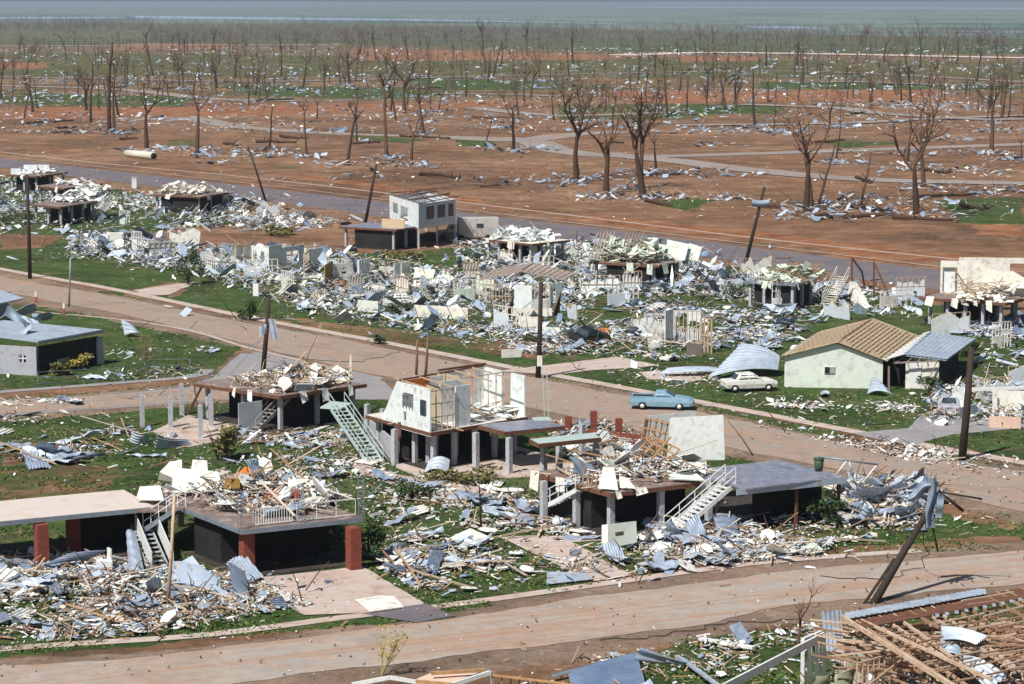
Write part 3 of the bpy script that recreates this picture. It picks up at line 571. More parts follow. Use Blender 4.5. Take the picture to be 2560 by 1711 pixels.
def chip(kind, x, y_, z, s_, up_=.3):
    mb = chips[kind]; a = R.uniform(0, 6.28); el = R.gauss(0, up_)
    ax = Vector((math.cos(a), math.sin(a), el)); up = Vector((R.gauss(0, up_), R.gauss(0, up_ * 1.3), 1)).normalized()
    if kind == 'b':
        c = Vector((x, y_, z)); v = Vector((math.cos(a), math.sin(a), abs(R.gauss(0, .6)))) * s_ * R.uniform(.8, 2.2); mb.tube([c, c + v * .5 + Vector((R.uniform(-.1, .1), 0, .08)), c + v], [.05, .035, .015], 3, cap=False); return
    if kind == 'k': L_, W_, T_ = s_ * R.uniform(1.5, 5), .05 * max(1, s_), .045 * max(1, s_)
    elif kind == 't': L_, W_, T_ = s_ * R.uniform(1, 3), s_ * R.uniform(.5, 1.1), .03
    elif R.random() < .16: L_, W_, T_ = s_ * R.uniform(1.6, 3.6), s_ * R.uniform(.2, .45), .04
    else: L_, W_, T_ = s_ * R.uniform(.5, 1.7), s_ * R.uniform(.25, .8), .04
    ax.normalize()
    if kind == 'k' or R.random() < .3: mb.box((x, y_, z + .05 + abs(el) * L_ * .3), L_, W_, T_, ax, up); return
    ay = up.cross(ax).normalized(); az = ax.cross(ay); c = Vector((x, y_, z + .05 + abs(el) * L_ * .3)); n = R.randint(4, 5); o_ = []
    for i in range(n):
        b_ = 2 * math.pi * (i + R.uniform(-.25, .25)) / n; o_.append(c + ax * (math.cos(b_) * L_ * .55) + ay * (math.sin(b_) * W_ * .62) + az * R.uniform(-.12, .12) * W_)
    mb.plate(o_, T_)
def zone(place, pts, z=0., pile=.3, ns=0, npn=0, nk=0, w=0, t=0, k=0, cs=.3, tilt=.25, sz=1.):
    q = [P(a, b_, z) for a, b_ in pts]
    cx = sum(p.x for p in q) / len(q); cy = sum(p.y for p in q) / len(q); rx = max(abs(p.x - cx) for p in q); ry = max(abs(p.y - cy) for p in q)
    cl = [rpt(q) for _ in range(max(4, int((w + t + k) / 90)))]
    csg = [R.uniform(.05, .2) for _ in cl]       # scrap gathers in drifts
    def pt():
        if R.random() < .8:
            for _ in range(12):
                i_ = R.randrange(len(cl)); c = cl[i_]; sg = min(rx, ry) * csg[i_]; x, y_ = c[0] + R.gauss(0, sg * 1.3), c[1] + R.gauss(0, sg)
                if isin(q, x, y_) or (R.random() < .12 and z < .1): break
            else: x, y_ = rpt(q)
        else: x, y_ = rpt(q)
        d = max(0, 1 - ((x - cx) / rx) ** 2 - ((y_ - cy) / ry) ** 2); return x, y_, z + R.random() * pile * d
    for kd, n in (('s', ns), ('p', npn), ('k', nk)):
        for _ in range(n): placed(kd, *pt(), place, tilt, sz)
    for kd, n in (('w', int(w * 1.7)), ('t', int(t * 1.5)), ('k', int(k * 1.1)), ('b', int((w + t) * .35))):
        for _ in range(n):
            x, y_, zz = pt(); chip(kd, x, y_, zz, cs * R.uniform(.18, .7) * R.choice((.7, .7, 1, 1, 1, 1.5, 2.4, 3.6)) * (1.6 if kd == 'b' else 1), .28 if pile < .7 else .42)
zone('in the front yard of the brick-pillared house', [(-40, 1370), (-40, 1600), (300, 1600), (560, 1560), (790, 1515), (640, 1455), (400, 1410), (200, 1400)], 0, .5, 26, 26, 50, 1700, 500, 1100, .26)
zone('on the brick-pillared house\'s floor', [(330, 1255), (450, 1200), (700, 1185), (880, 1245), (850, 1268), (640, 1300), (480, 1262)], 2.62, .8, 4, 30, 34, 700, 160, 500, .26, .5)
zone('between the brick-pillared and staircase houses', [(920, 1310), (1330, 1220), (1500, 1350), (1500, 1455), (1080, 1500), (960, 1430)], 0, .22, 20, 22, 34, 850, 300, 360, .24)
zone('on the lawn behind the brick-pillared house', [(700, 1140), (1000, 1180), (1320, 1220), (1200, 1300), (920, 1300), (880, 1220)], 0, .1, 4, 14, 10, 520, 60, 120, .2, .1)
zone('in front of the staircase house', [(1500, 1370), (1660, 1330), (2110, 1270), (2350, 1210), (2330, 1320), (2050, 1390), (1600, 1440), (1450, 1430)], 0, .35, 26, 28, 42, 1100, 380, 650, .27)
zone('on the staircase house\'s floor', [(1400, 1190), (1560, 1150), (1760, 1155), (1780, 1195), (1540, 1222)], 2.62, .6, 3, 26, 24, 700, 60, 420, .28, .5)
zone('beside the right end of the staircase house', [(2060, 1215), (2340, 1190), (2330, 1270), (2130, 1300)], 0, .9, 16, 16, 16, 500, 260, 200, .3, .4)
zone('between the free columns and the light green stairs', [(540, 1090), (960, 1075), (1000, 1120), (900, 1160), (700, 1120)], 0, .2, 6, 9, 18, 420, 120, 300, .25)
zone('on the roofless stair house\'s floor', [(570, 962), (640, 938), (890, 948), (800, 972), (690, 985)], 2.62, .9, 4, 16, 26, 520, 80, 420, .27, .5)
zone('behind the house with standing white walls', [(1320, 1050), (1660, 1075), (1600, 1140), (1430, 1160)], 0, .6, 6, 14, 10, 420, 120, 200, .3, .4)
zone('in the left yard below the side street', [(-20, 1080), (500, 1075), (350, 1130), (-20, 1180)], 0, .2, 9, 5, 8, 160, 90, 60, .28, .2, 1.2)
zone('in the flattened row beyond the middle road', [(250, 640), (430, 600), (860, 640), (1500, 740), (1450, 850), (1150, 845), (760, 785), (480, 690), (250, 655)], 0, 1.0, 46, 40, 20, 2300, 1500, 800, .46, .42, 1.0)
zone('around the tilted black car', [(1250, 830), (1650, 800), (1830, 860), (1700, 905), (1450, 900), (1280, 880)], 0, .5, 12, 16, 14, 900, 350, 350, .33, .4)
zone('around the far-left elevated houses', [(0, 440), (250, 480), (640, 505), (860, 560), (700, 590), (560, 570), (0, 600)], 0, .7, 22, 12, 4, 1900, 900, 400, .48, .35, 1.1)
zone('between the far-left houses and the utility pole', [(170, 590), (480, 580), (480, 680), (300, 650), (180, 650)], 0, 1.0, 16, 8, 4, 600, 500, 150, .42, .45, 1.3)
zone('by the wrecks near the upper road', [(1130, 600), (1500, 600), (1860, 690), (2300, 730), (2300, 800), (1500, 735), (1150, 690)], 0, .9, 34, 14, 6, 2500, 1500, 500, .48, .42, 1.1)
zone('on the grass left of the gabled white house', [(1500, 735), (2100, 790), (1960, 850), (1940, 880), (1760, 870), (1600, 800)], 0, .3, 14, 6, 4, 500, 500, 200, .4, .3, 1.2)
zone('behind the gabled white house', [(2300, 800), (2560, 790), (2600, 900), (2450, 950), (2440, 850)], 0, .3, 8, 6, 2, 350, 200, 60, .4, .3, 1.1)
zone('by the collapsed house at the right edge', [(2330, 985), (2560, 940), (2620, 1080), (2320, 1065)], 0, .9, 6, 14, 8, 700, 200, 200, .33, .5)
zone('on the lawn before the gabled white house', [(1900, 990), (2270, 985), (2300, 1060), (2130, 1078), (1960, 1040)], 0, .06, 1, 8, 10, 210, 10, 30, .32, .06)
zone('on the roadside grass at the right', [(1700, 1000), (2100, 1090), (2560, 1160), (2560, 1210), (2200, 1140), (1900, 1070)], 0, .05, 0, 4, 2, 300, 10, 40, .26, .06)
zone('in the bottom right yard', [(1480, 1650), (1900, 1600), (2100, 1560), (2560, 1560), (2600, 1760), (1380, 1760)], 0, .4, 8, 10, 30, 700, 160, 700, .22, .3)
zone('on the collapsed brown roof house\'s floor', [(2110, 1640), (2600, 1560), (2700, 1800), (2100, 1800)], .5, .7, 2, 8, 8, 700, 80, 500, .25, .4)
zone('on the left lawn by the block house', [(240, 800), (560, 860), (500, 930), (250, 960)], 0, .05, 2, 2, 1, 60, 20, 10, .28, .1)
zone('scattered over the middle-left lawn', [(0, 1085), (700, 1080), (1000, 1170), (800, 1230), (300, 1240), (0, 1300)], 0, .05, 2, 4, 6, 260, 60, 50, .25, .1)
zone('on the lawn beyond the middle footpath', [(0, 610), (430, 690), (1000, 830), (1500, 930), (1900, 1020), (1900, 960), (1300, 850), (700, 750), (300, 660)], 0, .05, 0, 0, 0, 300, 60, 40, .25, .1)
zone('along the side street', [(0, 940), (560, 930), (560, 1060), (0, 1080)], 0, .05, 2, 3, 4, 150, 20, 40, .26, .1)
# far fields: drifts of scrap round every tree foot and on former house sites
def cluster(px, py, n, spread, place, ind=2):
    p = P(px, py); kf = max(1., p.y / 330)
    for _ in range(int(n * 1.25)):
        x, y_ = p.x + R.gauss(0, spread), p.y + R.gauss(0, spread * 1.2); kd = R.choice('wwttttwkbbbb'); chip(kd, x, y_, abs(R.gauss(0, .3)), R.uniform(.22, .8) * (1 + .1 * kf) * (1.2 if kd == 't' else 1) * (1.5 if kd == 'b' else 1))
for (px, py, st, e, nn) in TREES:
    if nn and py > 150: cluster(px + R.uniform(-15, 15), py + R.uniform(2, 10), R.randint(14, 40), R.uniform(1.2, 3.0), '')
for px, py, n, s_ in [(190,330,60,6),(310,335,50,3),(490,375,110,4),(600,385,30,3),(675,392,60,2.5),(1010,415,40,3),(1240,320,60,4),(1300,375,60,4),(1330,460,60,5),(1440,450,70,6),(1520,500,40,4),(1640,435,60,3),(1680,495,40,3),(1820,500,30,2),
   (1800,440,50,4),(2010,545,80,3),(2080,520,90,4),(2160,500,60,4),(2300,540,50,4),(2330,510,50,3),(2240,425,30,3),(2400,430,70,5),(2500,480,60,5),(2490,330,80,3),(2390,350,60,5),(2450,385,60,4),(2520,400,40,3),(1950,335,90,5),(1840,325,70,5),(2090,320,50,4),
   (1770,365,30,2.5),(2170,385,50,5),(2120,410,30,2),(560,410,20,3),(900,445,30,4),(1390,295,20,4),(2250,265,120,8),(2350,275,60,6),(980,220,90,7),(1330,205,90,9),(700,215,60,7),(230,240,90,10),(60,255,60,8),(420,185,90,9),(300,195,60,8)]:
    cluster(px, py, n, s_, '')
for _ in range(4300):
    py = 120 + 215 * R.random() ** 1.3; px = R.uniform(-60, 2620); p = P(px, py)
    if math.sin(px * .021 + py * .3) + math.sin(px * .007 - py * .13 + 1) < -.5: continue
    f = max(1, p.y / 500)
    for _ in range(R.randint(1, 7)): chip(R.choice('wwtttkbbbb'), p.x + R.gauss(0, 2.4 * f), p.y + R.gauss(0, 3 * f), abs(R.gauss(0, .3)), R.uniform(.28, .95) * f ** .5)
for _ in range(1500):
    p = P(R.uniform(-40, 2600), 330 + 220 * R.random()); chip(R.choice('wwtkkbbb'), p.x, p.y, 0, R.uniform(.1, .45))
for _ in range(1500):
    p = P(R.uniform(-40, 2600), R.uniform(700, 1700)); chip(R.choice('wwkbb'), p.x, p.y, 0, R.uniform(.03, .12))
for kd, nm, m_, lb in (('w', 'board_scraps', whitechip, 'countless small pale scraps of wall board strewn everywhere'), ('t', 'iron_scraps', tinchip, 'countless small bent iron scraps strewn everywhere'), ('k', 'timber_scraps', timberchip, 'countless small timber splinters strewn everywhere'), ('b', 'broken_branches', mat('dark_broken_branches', [(.03, .02, .014), (.09, .055, .035), (.16, .11, .08)], .9, 0, 2, island=True), 'countless dark broken branches and twigs strewn among the scrap')):
    tag(chips[kd].build(nm, m_), lb, 'debris', kind='stuff')

def tufts():
    mb = MB(); n = 0; q = [PX(p_) for p_, v_ in lawns[:20] if v_ > .7]; r = R; bx = [(min(p.x for p in k), max(p.x for p in k), min(p.y for p in k), max(p.y for p in k)) for k in q]
    while n < 34000:
        px = r.uniform(-60, 2620); py = 700 + 1010 * r.random() ** .8; p = P(px, py); X_, Y_ = p.x, p.y
        ok = False
        for k, b_ in zip(q, bx):
            if b_[0] < X_ < b_[1] and b_[2] < Y_ < b_[3]:
                c = False
                for i in range(len(k)):
                    a1, a2 = k[i], k[(i + 1) % len(k)]
                    if (a1.y > Y_) != (a2.y > Y_) and X_ < (a2.x - a1.x) * (Y_ - a1.y) / (a2.y - a1.y) + a1.x: c = not c
                if c: ok = True; break
        if math.sin(X_ * .9 + 2 * math.sin(Y_ * .5)) + math.sin(Y_ * .8 + X_ * .3) < -.2: n += .25; continue
        n += 1
        if not ok or any(isin(h_, X_, Y_) for h_ in HARD): continue
        for _ in range(2):
            a = r.uniform(0, 3.14); w_ = r.uniform(.05, .13); h_ = r.uniform(.03, .12); d = Vector((math.cos(a), math.sin(a), 0)) * w_; o2 = Vector((r.uniform(-.15, .15), r.uniform(-.15, .15), 0)); c_ = p + o2
            mb.add([c_ - d, c_ + d, c_ + d * .3 + Vector((r.uniform(-.1, .1), r.uniform(-.1, .1), h_)), c_ - d * .5 + Vector((0, r.uniform(-.1, .1), h_ * .7))], [(0, 1, 2, 3)])
    tag(mb.build('grass_tufts', mat('grass_blades', [(.05, .1, .02), (.08, .15, .03), (.12, .18, .05), (.22, .2, .09)], .9, 0, 2, island=True)), 'short green and yellowing grass tufts over the yards', 'grass', kind='stuff')
tufts()
# ------------------------------------------------------------------ elevated houses
def lerp(a, b_, t_): return a + (b_ - a) * t_
ZF = 2.6
class House:
    def __init__(s, label, N, Rr, L, z=ZF, top=slabtop, th=.22, fascia=None, name='elevated_house', ground=True, posts=(4, 3), pw=.28, store=None, cat='house', postm=conc, inset=.08):
        s.z = z; s.N, s.R, s.L = P(*N, z), P(*Rr, z), P(*L, z); s.B = s.R + s.L - s.N
        s.root = empty(name, (s.N.x, s.N.y, 0)); tag(s.root, label, cat); s.root.location.z = 0
        mb = MB(); mb.slab([s.N, s.R, s.B, s.L], z - th, z); mb.build('floor_slab', top, s.root)
        mb = MB()
        c = (s.N + s.B) / 2
        for a, b_ in ((s.N, s.R), (s.N, s.L), (s.R, s.B), (s.L, s.B)):
            o_ = ((a + b_) / 2 - c); o_.z = 0; o_.normalize(); o_ *= .03
            mb.beam(a + o_ + Vector((0, 0, -th / 2 - .03)), b_ + o_ + Vector((0, 0, -th / 2 - .03)), .06, th + .02)
        mb.build('edge_beam', fascia or redwood, s.root)
        if ground:
            mb = MB(); q = [lerp(c, v, 1.02) for v in (s.N, s.R, s.B, s.L)]; mb.slab(q, -.05, .07); mb.build('ground_slab', shadeconc, s.root)
        nx, ny = posts
        for i in range(nx):
            for j in range(ny):
                if nx and ny:
                    a = inset + (1 - 2 * inset) * i / max(1, nx - 1); b_ = inset + (1 - 2 * inset) * j / max(1, ny - 1); s.post(s.at(a, b_), pw, postm)
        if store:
            a0, a1, b0, b1 = store[:4]; m_ = store[4] if len(store) > 4 else shadewall
            mb = MB(); mb.slab([s.at(a0, b0), s.at(a1, b0), s.at(a1, b1), s.at(a0, b1)], .07, z - th - .01); mb.build('store_shade_block', m_, s.root)  # solid dark block, sized to keep the undercroft black
    def at(s, a, b_, z=None):
        p = s.N + (s.R - s.N) * a + (s.L - s.N) * b_
        if z is not None: p.z = z
        return p
    def post(s, p, w_=.28, m_=conc, h=None):
        mb = MB(); h = h or s.z - .22; ax = (s.R - s.N).normalized(); mb.box((p.x, p.y, h / 2), w_, w_, h, ax); mb.build('post', m_, s.root)
def wall(mb, p, q, z0, z1, t_=.1, holes=(), mi=0, top=None):
    """upright wall between ground points p and q with rectangular openings (u0,u1,v0,v1 in 0..1)"""
    p, q = Vector((p.x, p.y, 0)), Vector((q.x, q.y, 0)); us_ = sorted({0, 1, *[h[0] for h in holes], *[h[1] for h in holes]}); d = q - p
    for a, b_ in zip(us_[:-1], us_[1:]):
        mid = (a + b_) / 2; hs = sorted([(h[2], h[3]) for h in holes if h[0] <= mid <= h[1]]); v = 0
        for h0, h1 in hs + [(1, 1)]:
            if h0 > v: mb.box((p + d * mid) + Vector((0, 0, z0 + (z1 - z0) * (v + h0) / 2)), d.length * (b_ - a), t_, (z1 - z0) * (h0 - v), d, mi=mi)
            v = h1
def studwall(mb, p, q, z0, z1, n=8, mi=0, rails=2, w_=.06):
    p, q = Vector((p.x, p.y, 0)), Vector((q.x, q.y, 0))
    for i in range(n + 1):
        c = lerp(p, q, i / n); mb.beam(c + Vector((0, 0, z0)), c + Vector((0, 0, z1 - .05)), w_, w_ * 1.3, mi)
    for k in range(rails):
        zz = z0 + (z1 - z0) * (k + 1) / rails - .03 * (k + 1 == rails); mb.beam(p + Vector((0, 0, zz)), q + Vector((0, 0, zz)), w_ * 1.2, w_, mi)
def brokenwall(mb, p, q, z0, hs, t_=.08, mi=0):
    """wall with ragged top: hs = heights along it"""
    p, q = Vector((p.x, p.y, 0)), Vector((q.x, q.y, 0)); n = len(hs) - 1
    pts = [p + Vector((0, 0, z0)), q + Vector((0, 0, z0))] + [lerp(p, q, i / n) + Vector((0, 0, z0 + hs[i])) for i in range(n, -1, -1)]
    mb.plate(pts, t_, mi)
def stairs(parent, top, bot, w_, m_, steps=14, rail=True, solid=False, name='staircase', railm=None):
    """flight from bot to top (centre points)"""
    top, bot = Vector(top), Vector(bot); d = top - bot; h = Vector((d.x, d.y, 0)).normalized(); n = Vector((-h.y, h.x, 0)) * (w_ / 2)
    mb = MB()
    for sgn in (-1, 1): mb.beam(bot + n * sgn, top + n * sgn, .06, .26)
    for i in range(steps):
        c = lerp(bot, top, (i + .5) / steps); mb.box(c, .27, w_ - .07, .04, h)
    o = mb.build(name, m_, parent)
    if rail:
        rb = MB()
        for sgn in (-1, 1):
            for hz in (.5, .95): rb.beam(bot + n * sgn + Vector((0, 0, hz)), top + n * sgn + Vector((0, 0, hz)), .045, .045)
            for k in range(5): c = lerp(bot, top, k / 4) + n * sgn; rb.beam(c, c + Vector((0, 0, .95)), .04, .04)
        ro = rb.mesh('handrail', railm or m_); r_ = bpy.data.objects.new('handrail', ro); link(r_, o)
        return o
    return o

def hang(hh, n, m_, sides='RL'):
    for _ in range(max(2, int(n * .7))):
        mb = MB(); a, b_ = (hh.N, hh.R) if R.choice(sides) == 'R' else (hh.N, hh.L); f = R.uniform(.03, .95); c = lerp(a, b_, f); d = (b_ - a).normalized(); o_ = Vector((d.y, -d.x, 0)); o_ = o_ if o_.y < 0 else -o_; w_ = R.uniform(.15, .9); h_ = R.uniform(.3, 1.1)
        c = c + o_ * .06; k = Vector((R.uniform(-.2, .2), R.uniform(-.1, .1), 0)); mb.plate([c - d * w_ / 2 + Vector((0, 0, .15)), c + d * w_ / 2 + Vector((0, 0, .1)), c + d * w_ * .5 + k + o_ * .15 - Vector((0, 0, h_ * R.uniform(.6, 1))), c - d * w_ * .45 + k + o_ * .1 - Vector((0, 0, h_))], .03); mb.build('hanging_board', m_, hh.root)
    for _ in range(n):
        mb = MB(); a, b_ = (hh.N, hh.R) if R.choice(sides) == 'R' else (hh.N, hh.L); c = lerp(a, b_, R.uniform(.03, .95)) + Vector((0, 0, .06)); v = Vector((R.uniform(-1, 1), R.uniform(-1, 0), R.gauss(0, .3))) * R.uniform(.3, 1.1); mb.beam(c - v * .6, c + v, .06, .05); mb.build('overhanging_timber', timber, hh.root)
# front-left brick-pillared house
h = House('wide elevated house with red brick pillars, its floor buried under wreckage', (605, 1325), (907, 1293), (463, 1270), top=slabtop, fascia=greymetal, posts=(0, 0), store=(.06, .97, .5, .97), name='brick_pillared_house')
def pier(px, py, hgt, w_=.62):
    p = P(px, py); mb = MB(); mb.box((p.x, p.y, hgt / 2), w_, .72, hgt, (h.R - h.N)); mb.build('brick_pillar', brick, h.root)
for a in ((618, 1436, 2.3), (884, 1424, 2.3), (523, 1382, 2.3)): pier(*a)
pier(184, 1378, 2.3); pier(105, 1415, 2.3)
N2, R2, L2 = P(-35, 1307, ZF + .03), P(386, 1267, ZF + .03), P(-100, 1262, ZF + .03)
mb = MB(); mb.slab([N2, R2, R2 + L2 - N2, L2], ZF - .17, ZF + .03); mb.build('deck', deckmat, h.root)
mb = MB(); mb.beam(N2 - Vector((0, .05, .13)), R2 - Vector((0, .05, .13)), .07, .24); mb.build('edge_beam', greymetal, h.root)
mb = MB(); mb.slab([P(300, 1275, 2.58), P(463, 1272, 2.58), P(765, 1243, 2.58), P(870, 1245, 2.58), P(720, 1195, 2.58), P(440, 1205, 2.58)], 2.4, 2.58); mb.build('rear_floor', slabtop, h.root)
for q_ in ((350, 1262), (450, 1215), (700, 1205), (830, 1240)): h.post(P(q_[0], q_[1], 2.4), .3, shadewall, 2.38)
mb = MB(); c0 = P(-60, 1440); mb.slab([P(-90, 1432), P(20, 1425), P(400, 1390), P(420, 1350), P(-60, 1370)], -.02, .06); mb.build('ground_slab', shadeconc, h.root)
mb = MB(); wall(mb, P(200, 1372), P(420, 1352), .06, 2.35); mb.build('store_wall', shadewall, h.root)
for t_ in (0, .5, 1):                       # reinforcing rods rising from the floor edge
    mb = MB(); c = h.at(t_, .02, ZF)
    for dx, dy in ((-.14, 0), (.14, 0), (0, .16)): mb.tube([c + Vector((dx, dy, -.2)), c + Vector((dx + R.uniform(-.05, .05), dy, 2.1))], .025, 5)
    for k in range(7): mb.beam(c + Vector((-.16, 0, .3 + k * .28)), c + Vector((.16, 0, .3 + k * .28)), .03, .03)
    mb.build('steel_reinforcing_cage', greymetal, h.root)
mb = MB()
for a0, a1, bal in ((.12, .44, 1), (.48, .97, 0)):
    for k in range(2): mb.beam(h.at(a0, .06, ZF + .1 + k * .85), h.at(a1, .06, ZF + .1 + k * .85), .05, .05)
    for k in range(16 if bal else 4): c = h.at(lerp(a0, a1, k / (15 if bal else 3)), .06, ZF + .1); mb.beam(c, c + Vector((0, 0, .85)), .03, .03)
mb.beam(h.at(.97, .06, ZF + .9), h.at(.99, .95, ZF + .9), .05, .05)
mb.build('balcony_railing', whitemetal, h.root)
stairs(h.root, P(450, 1272, ZF), P(372, 1322, 1.3), 1.1, greymetal, 8, railm=whitemetal); st_ = stairs(h.root, P(352, 1322, 1.3), P(395, 1420, .1), 1.1, storewall, 9, rail=False, name='lower_staircase')
mb = MB(); mb.slab([P(335, 1330, 1.3), P(392, 1322, 1.3), P(380, 1305, 1.3), P(325, 1312, 1.3)], 1.2, 1.32); mb.build('stair_landing', storewall, h.root)
mb = MB(); a, b_ = P(338, 1322, 1.3), P(380, 1425, .1)
for off in (0, 1.15): q = Vector((off, 0, 0)); mb.plate([a + q, b_ + q, b_ + q + Vector((0, 0, .95)), a + q + Vector((0, 0, .95))], .04)
mb.build('stair_side_panel', whitemetal, h.root)
# big white wall pieces, orange and red boards lying in its heap
def slabpiece(name, pts3, t_, m_, label, cat, group=None):
    mb = MB(); mb.plate(pts3, t_); return tag(mb.build(name, m_), label, cat, group)
def up(px0, px1, py, z, hL, hR, dy=0, lean=0):
    a, b_ = P(px0, py, z), P(px1, py + dy, z); return [a, b_, b_ + Vector((0, lean, hR)), a + Vector((0, lean, hL))]
slabpiece('broken_wall_panel', [P(395, 1200, 2.7), P(455, 1208, 2.7), V(455, 1150, P(455, 1208, 2.7).y + .6), V(425, 1155, P(440, 1208, 2.7).y + .6), V(400, 1180, P(400, 1208, 2.7).y + .5)], .06, creamwall, 'white torn wall panel standing at the back of the brick-pillared house\'s heap', 'wall panel')
slabpiece('broken_wall_panel', [P(430, 1235, 2.8), P(560, 1228, 2.8), V(545, 1180, P(540, 1230, 2.8).y + 1.2), V(432, 1170, P(440, 1230, 2.8).y + 1.2)], .06, mintwall, 'large pale wall panel leaning in the middle of the brick-pillared house\'s heap', 'wall panel')
slabpiece('broken_wall_panel', [P(475, 1190, 2.8), P(520, 1192, 2.8), V(518, 1152, P(500, 1190, 2.8).y + .4), V(482, 1150, P(500, 1190, 2.8).y + .4)], .06, creamwall, 'small square white panel standing behind the heap near the ornamental grass clump', 'wall panel')
slabpiece('broken_wall_panel', [P(340, 1250, 2.8), P(410, 1252, 2.9), P(400, 1215, 3.4), P(350, 1218, 3.3)], .06, creamwall, 'cream wall panel lying against the left end of the heap above the deck', 'wall panel')
slabpiece('orange_board', [P(588, 1190, 3.3), P(662, 1185, 3.3), V(666, 1163, P(660, 1185, 3.3).y + .5), V(612, 1168, P(600, 1185, 3.3).y + .5)], .05, orange, 'bright orange board propped on top of the wreckage heap', 'board')
slabpiece('red_board', [P(655, 1252, 2.95), P(752, 1250, 2.95), P(748, 1225, 3.5), P(700, 1215, 3.6), P(672, 1232, 3.3)], .05, redboard, 'dark red board lying in the heap behind the balcony railing', 'board')
slabpiece('broken_wall_panel', [P(720, 1225, 3.1), P(778, 1222, 3.1), P(770, 1198, 3.5), P(720, 1200, 3.5)], .06, mintwall, 'pale curved panel lying on the right of the brick-pillared house\'s heap', 'wall panel')
slabpiece('brown_cupboard_door', [P(560, 1222, 3.1), P(600, 1222, 3.1), V(600, 1195, P(600, 1222, 3.1).y + .2), V(562, 1200, P(600, 1222, 3.1).y + .2)], .05, mat('olive_brown_board', [(.22, .13, .02), (.26, .15, .03)], .8), 'olive brown board upright in the middle of the wreckage heap', 'board')

# house with two stairs, free columns
h3 = House('roofless elevated house with dropped wooden stairs and timber heap on its floor', (700, 990), (916, 960), (485, 958), top=slabtop, posts=(3, 3), store=(.3, .95, .12, .9))
cols = [(356, 1068), (427, 1070), (455, 1038), (502, 1096), (528, 1066)]
for i, (a, b_) in enumerate(cols):
    mb = MB(); p = P(a, b_); mb.box((p.x, p.y, 1.15), .3, .3, 2.3, (1, .3, 0)); mb.box((p.x, p.y, 2.33), .2, .2, .06, (1, .3, 0))
    tag(mb.build('free_concrete_column', conc), 'free-standing grey concrete column, %s of the five left of the roofless house' % ORD[i].replace(' from left', ' from the left'), 'column', 'five free columns')
stairs(h3.root, P(737, 968, ZF), P(625, 1082, .1), .95, mat('grey_old_timber', [(.3, .28, .26), (.45, .42, .4)], .85, 0, 3), 13)
mb = MB(); wall(mb, P(597, 1086), P(655, 1079), .05, 2.2); mb.build('store_wall', storewall, h3.root)
mb = MB(); mb.beam(P(485, 962, ZF), P(498, 1040, .3), .2, .1); mb.beam(P(505, 965, ZF), P(470, 1035, .3), .15, .1); mb.build('fallen_beam', redwood, h3.root)
mb = MB(); a, b_ = P(762, 946, ZF), P(815, 944, ZF); studwall(mb, a, b_, ZF, ZF + .95, 5, 1); wall(mb, a + Vector((0, .12, 0)), b_ + Vector((0, .12, 0)), ZF, ZF + .93, .04); mb.build('orange_stud_frame', [orange, whitewall], h3.root)
mb = MB(); p = P(878, 1008, .4); mb.box((p.x, p.y, 2.0), .14, .14, 3.6); mb.build('white_post', whitemetal, h3.root)
slabpiece('window_frame_pair', [P(735, 978, 2.8), P(778, 976, 2.8), P(783, 960, 3.4), P(742, 960, 3.4)], .05, tinroof, 'pair of pale louvre frames lying at the top of the dropped stairs', 'window frame')

# centre house with walls
h4 = House('elevated house with standing white walls open on the near side', (1077, 1081), (1318, 1042), (915, 1037), top=mat('white_dusty_floor', [(.6, .58, .54), (.7, .69, .65)], .8, 0, 1, dirt=(.4, .3, .22)), fascia=redwood, posts=(5, 4), store=(.12, .96, .5, .93), name='white_walled_house')
zt = ZF + 2.75
def w4(a0, b0, a1, b1, m_, holes=(), z1=zt, name='wall', t_=.1):
    mb = MB(); wall(mb, h4.at(a0, b0), h4.at(a1, b1), ZF + .01, z1, t_, holes); mb.build(name, m_, h4.root)
# left wall with window and door-like gaps, ragged far end
mb = MB(); p, q = h4.at(0, .0), h4.at(0, .62)
wall(mb, p, h4.at(0, .5), ZF - .3, zt + .05, .1, [(.1, .3, .42, .74), (.5, .8, .5, .8), (.72, .8, .2, .4)])
brokenwall(mb, h4.at(0, .5), h4.at(0, .74), ZF - .25, [3.05, 2.4, 1.7, 1.0, .5], .1); mb.build('wall', whitewall, h4.root)
mb = MB(); c = h4.at(-.012, .0); p0, p1 = h4.at(-.01, .06), h4.at(-.01, .14); wall(mb, p0, p1, ZF + 1.0, ZF + 2.0, .04); mb.build('louvre_window', glass, h4.root)
mb = MB(); studwall(mb, h4.at(-.012, .26), h4.at(-.012, .4), ZF + 1.2, ZF + 2.1, 3); mb.build('window_frame', greymetal, h4.root)
mb = MB(); wall(mb, h4.at(.02, .5), h4.at(.42, .5), ZF, zt, .08, [(.4, .62, 0, .7)]); mb.build('wall', whitewall, h4.root)
mb = MB(); wall(mb, h4.at(.03, .46), h4.at(.3, .46), ZF + 1.7, zt + .1, .05); mb.build('orange_wall_lining', orange, h4.root)
mb = MB(); wall(mb, h4.at(.27, .26), h4.at(.5, .26), ZF, zt, .08); mb.build('wall', whitewall, h4.root)
mb = MB(); wall(mb, h4.at(.27, .03), h4.at(.42, .03), ZF, zt - .05, .08); mb.build('wall', whitewall, h4.root)
mb = MB(); wall(mb, h4.at(.27, .26), h4.at(.27, .5), ZF, zt - .3, .08); mb.build('wall', mat('khaki_wall', [(.42, .36, .24), (.5, .44, .32)], .85), h4.root)
mb = MB(); wall(mb, h4.at(.54, .35), h4.at(.54, .6), ZF, zt, .08); mb.build('wall', MAT['khaki_wall'], h4.root)
mb = MB(); wall(mb, h4.at(.5, .62), h4.at(1, .62), ZF, zt, .08, [(.25, .45, .35, .9), (.55, .8, .35, 1)]); mb.build('wall', whitewall, h4.root)
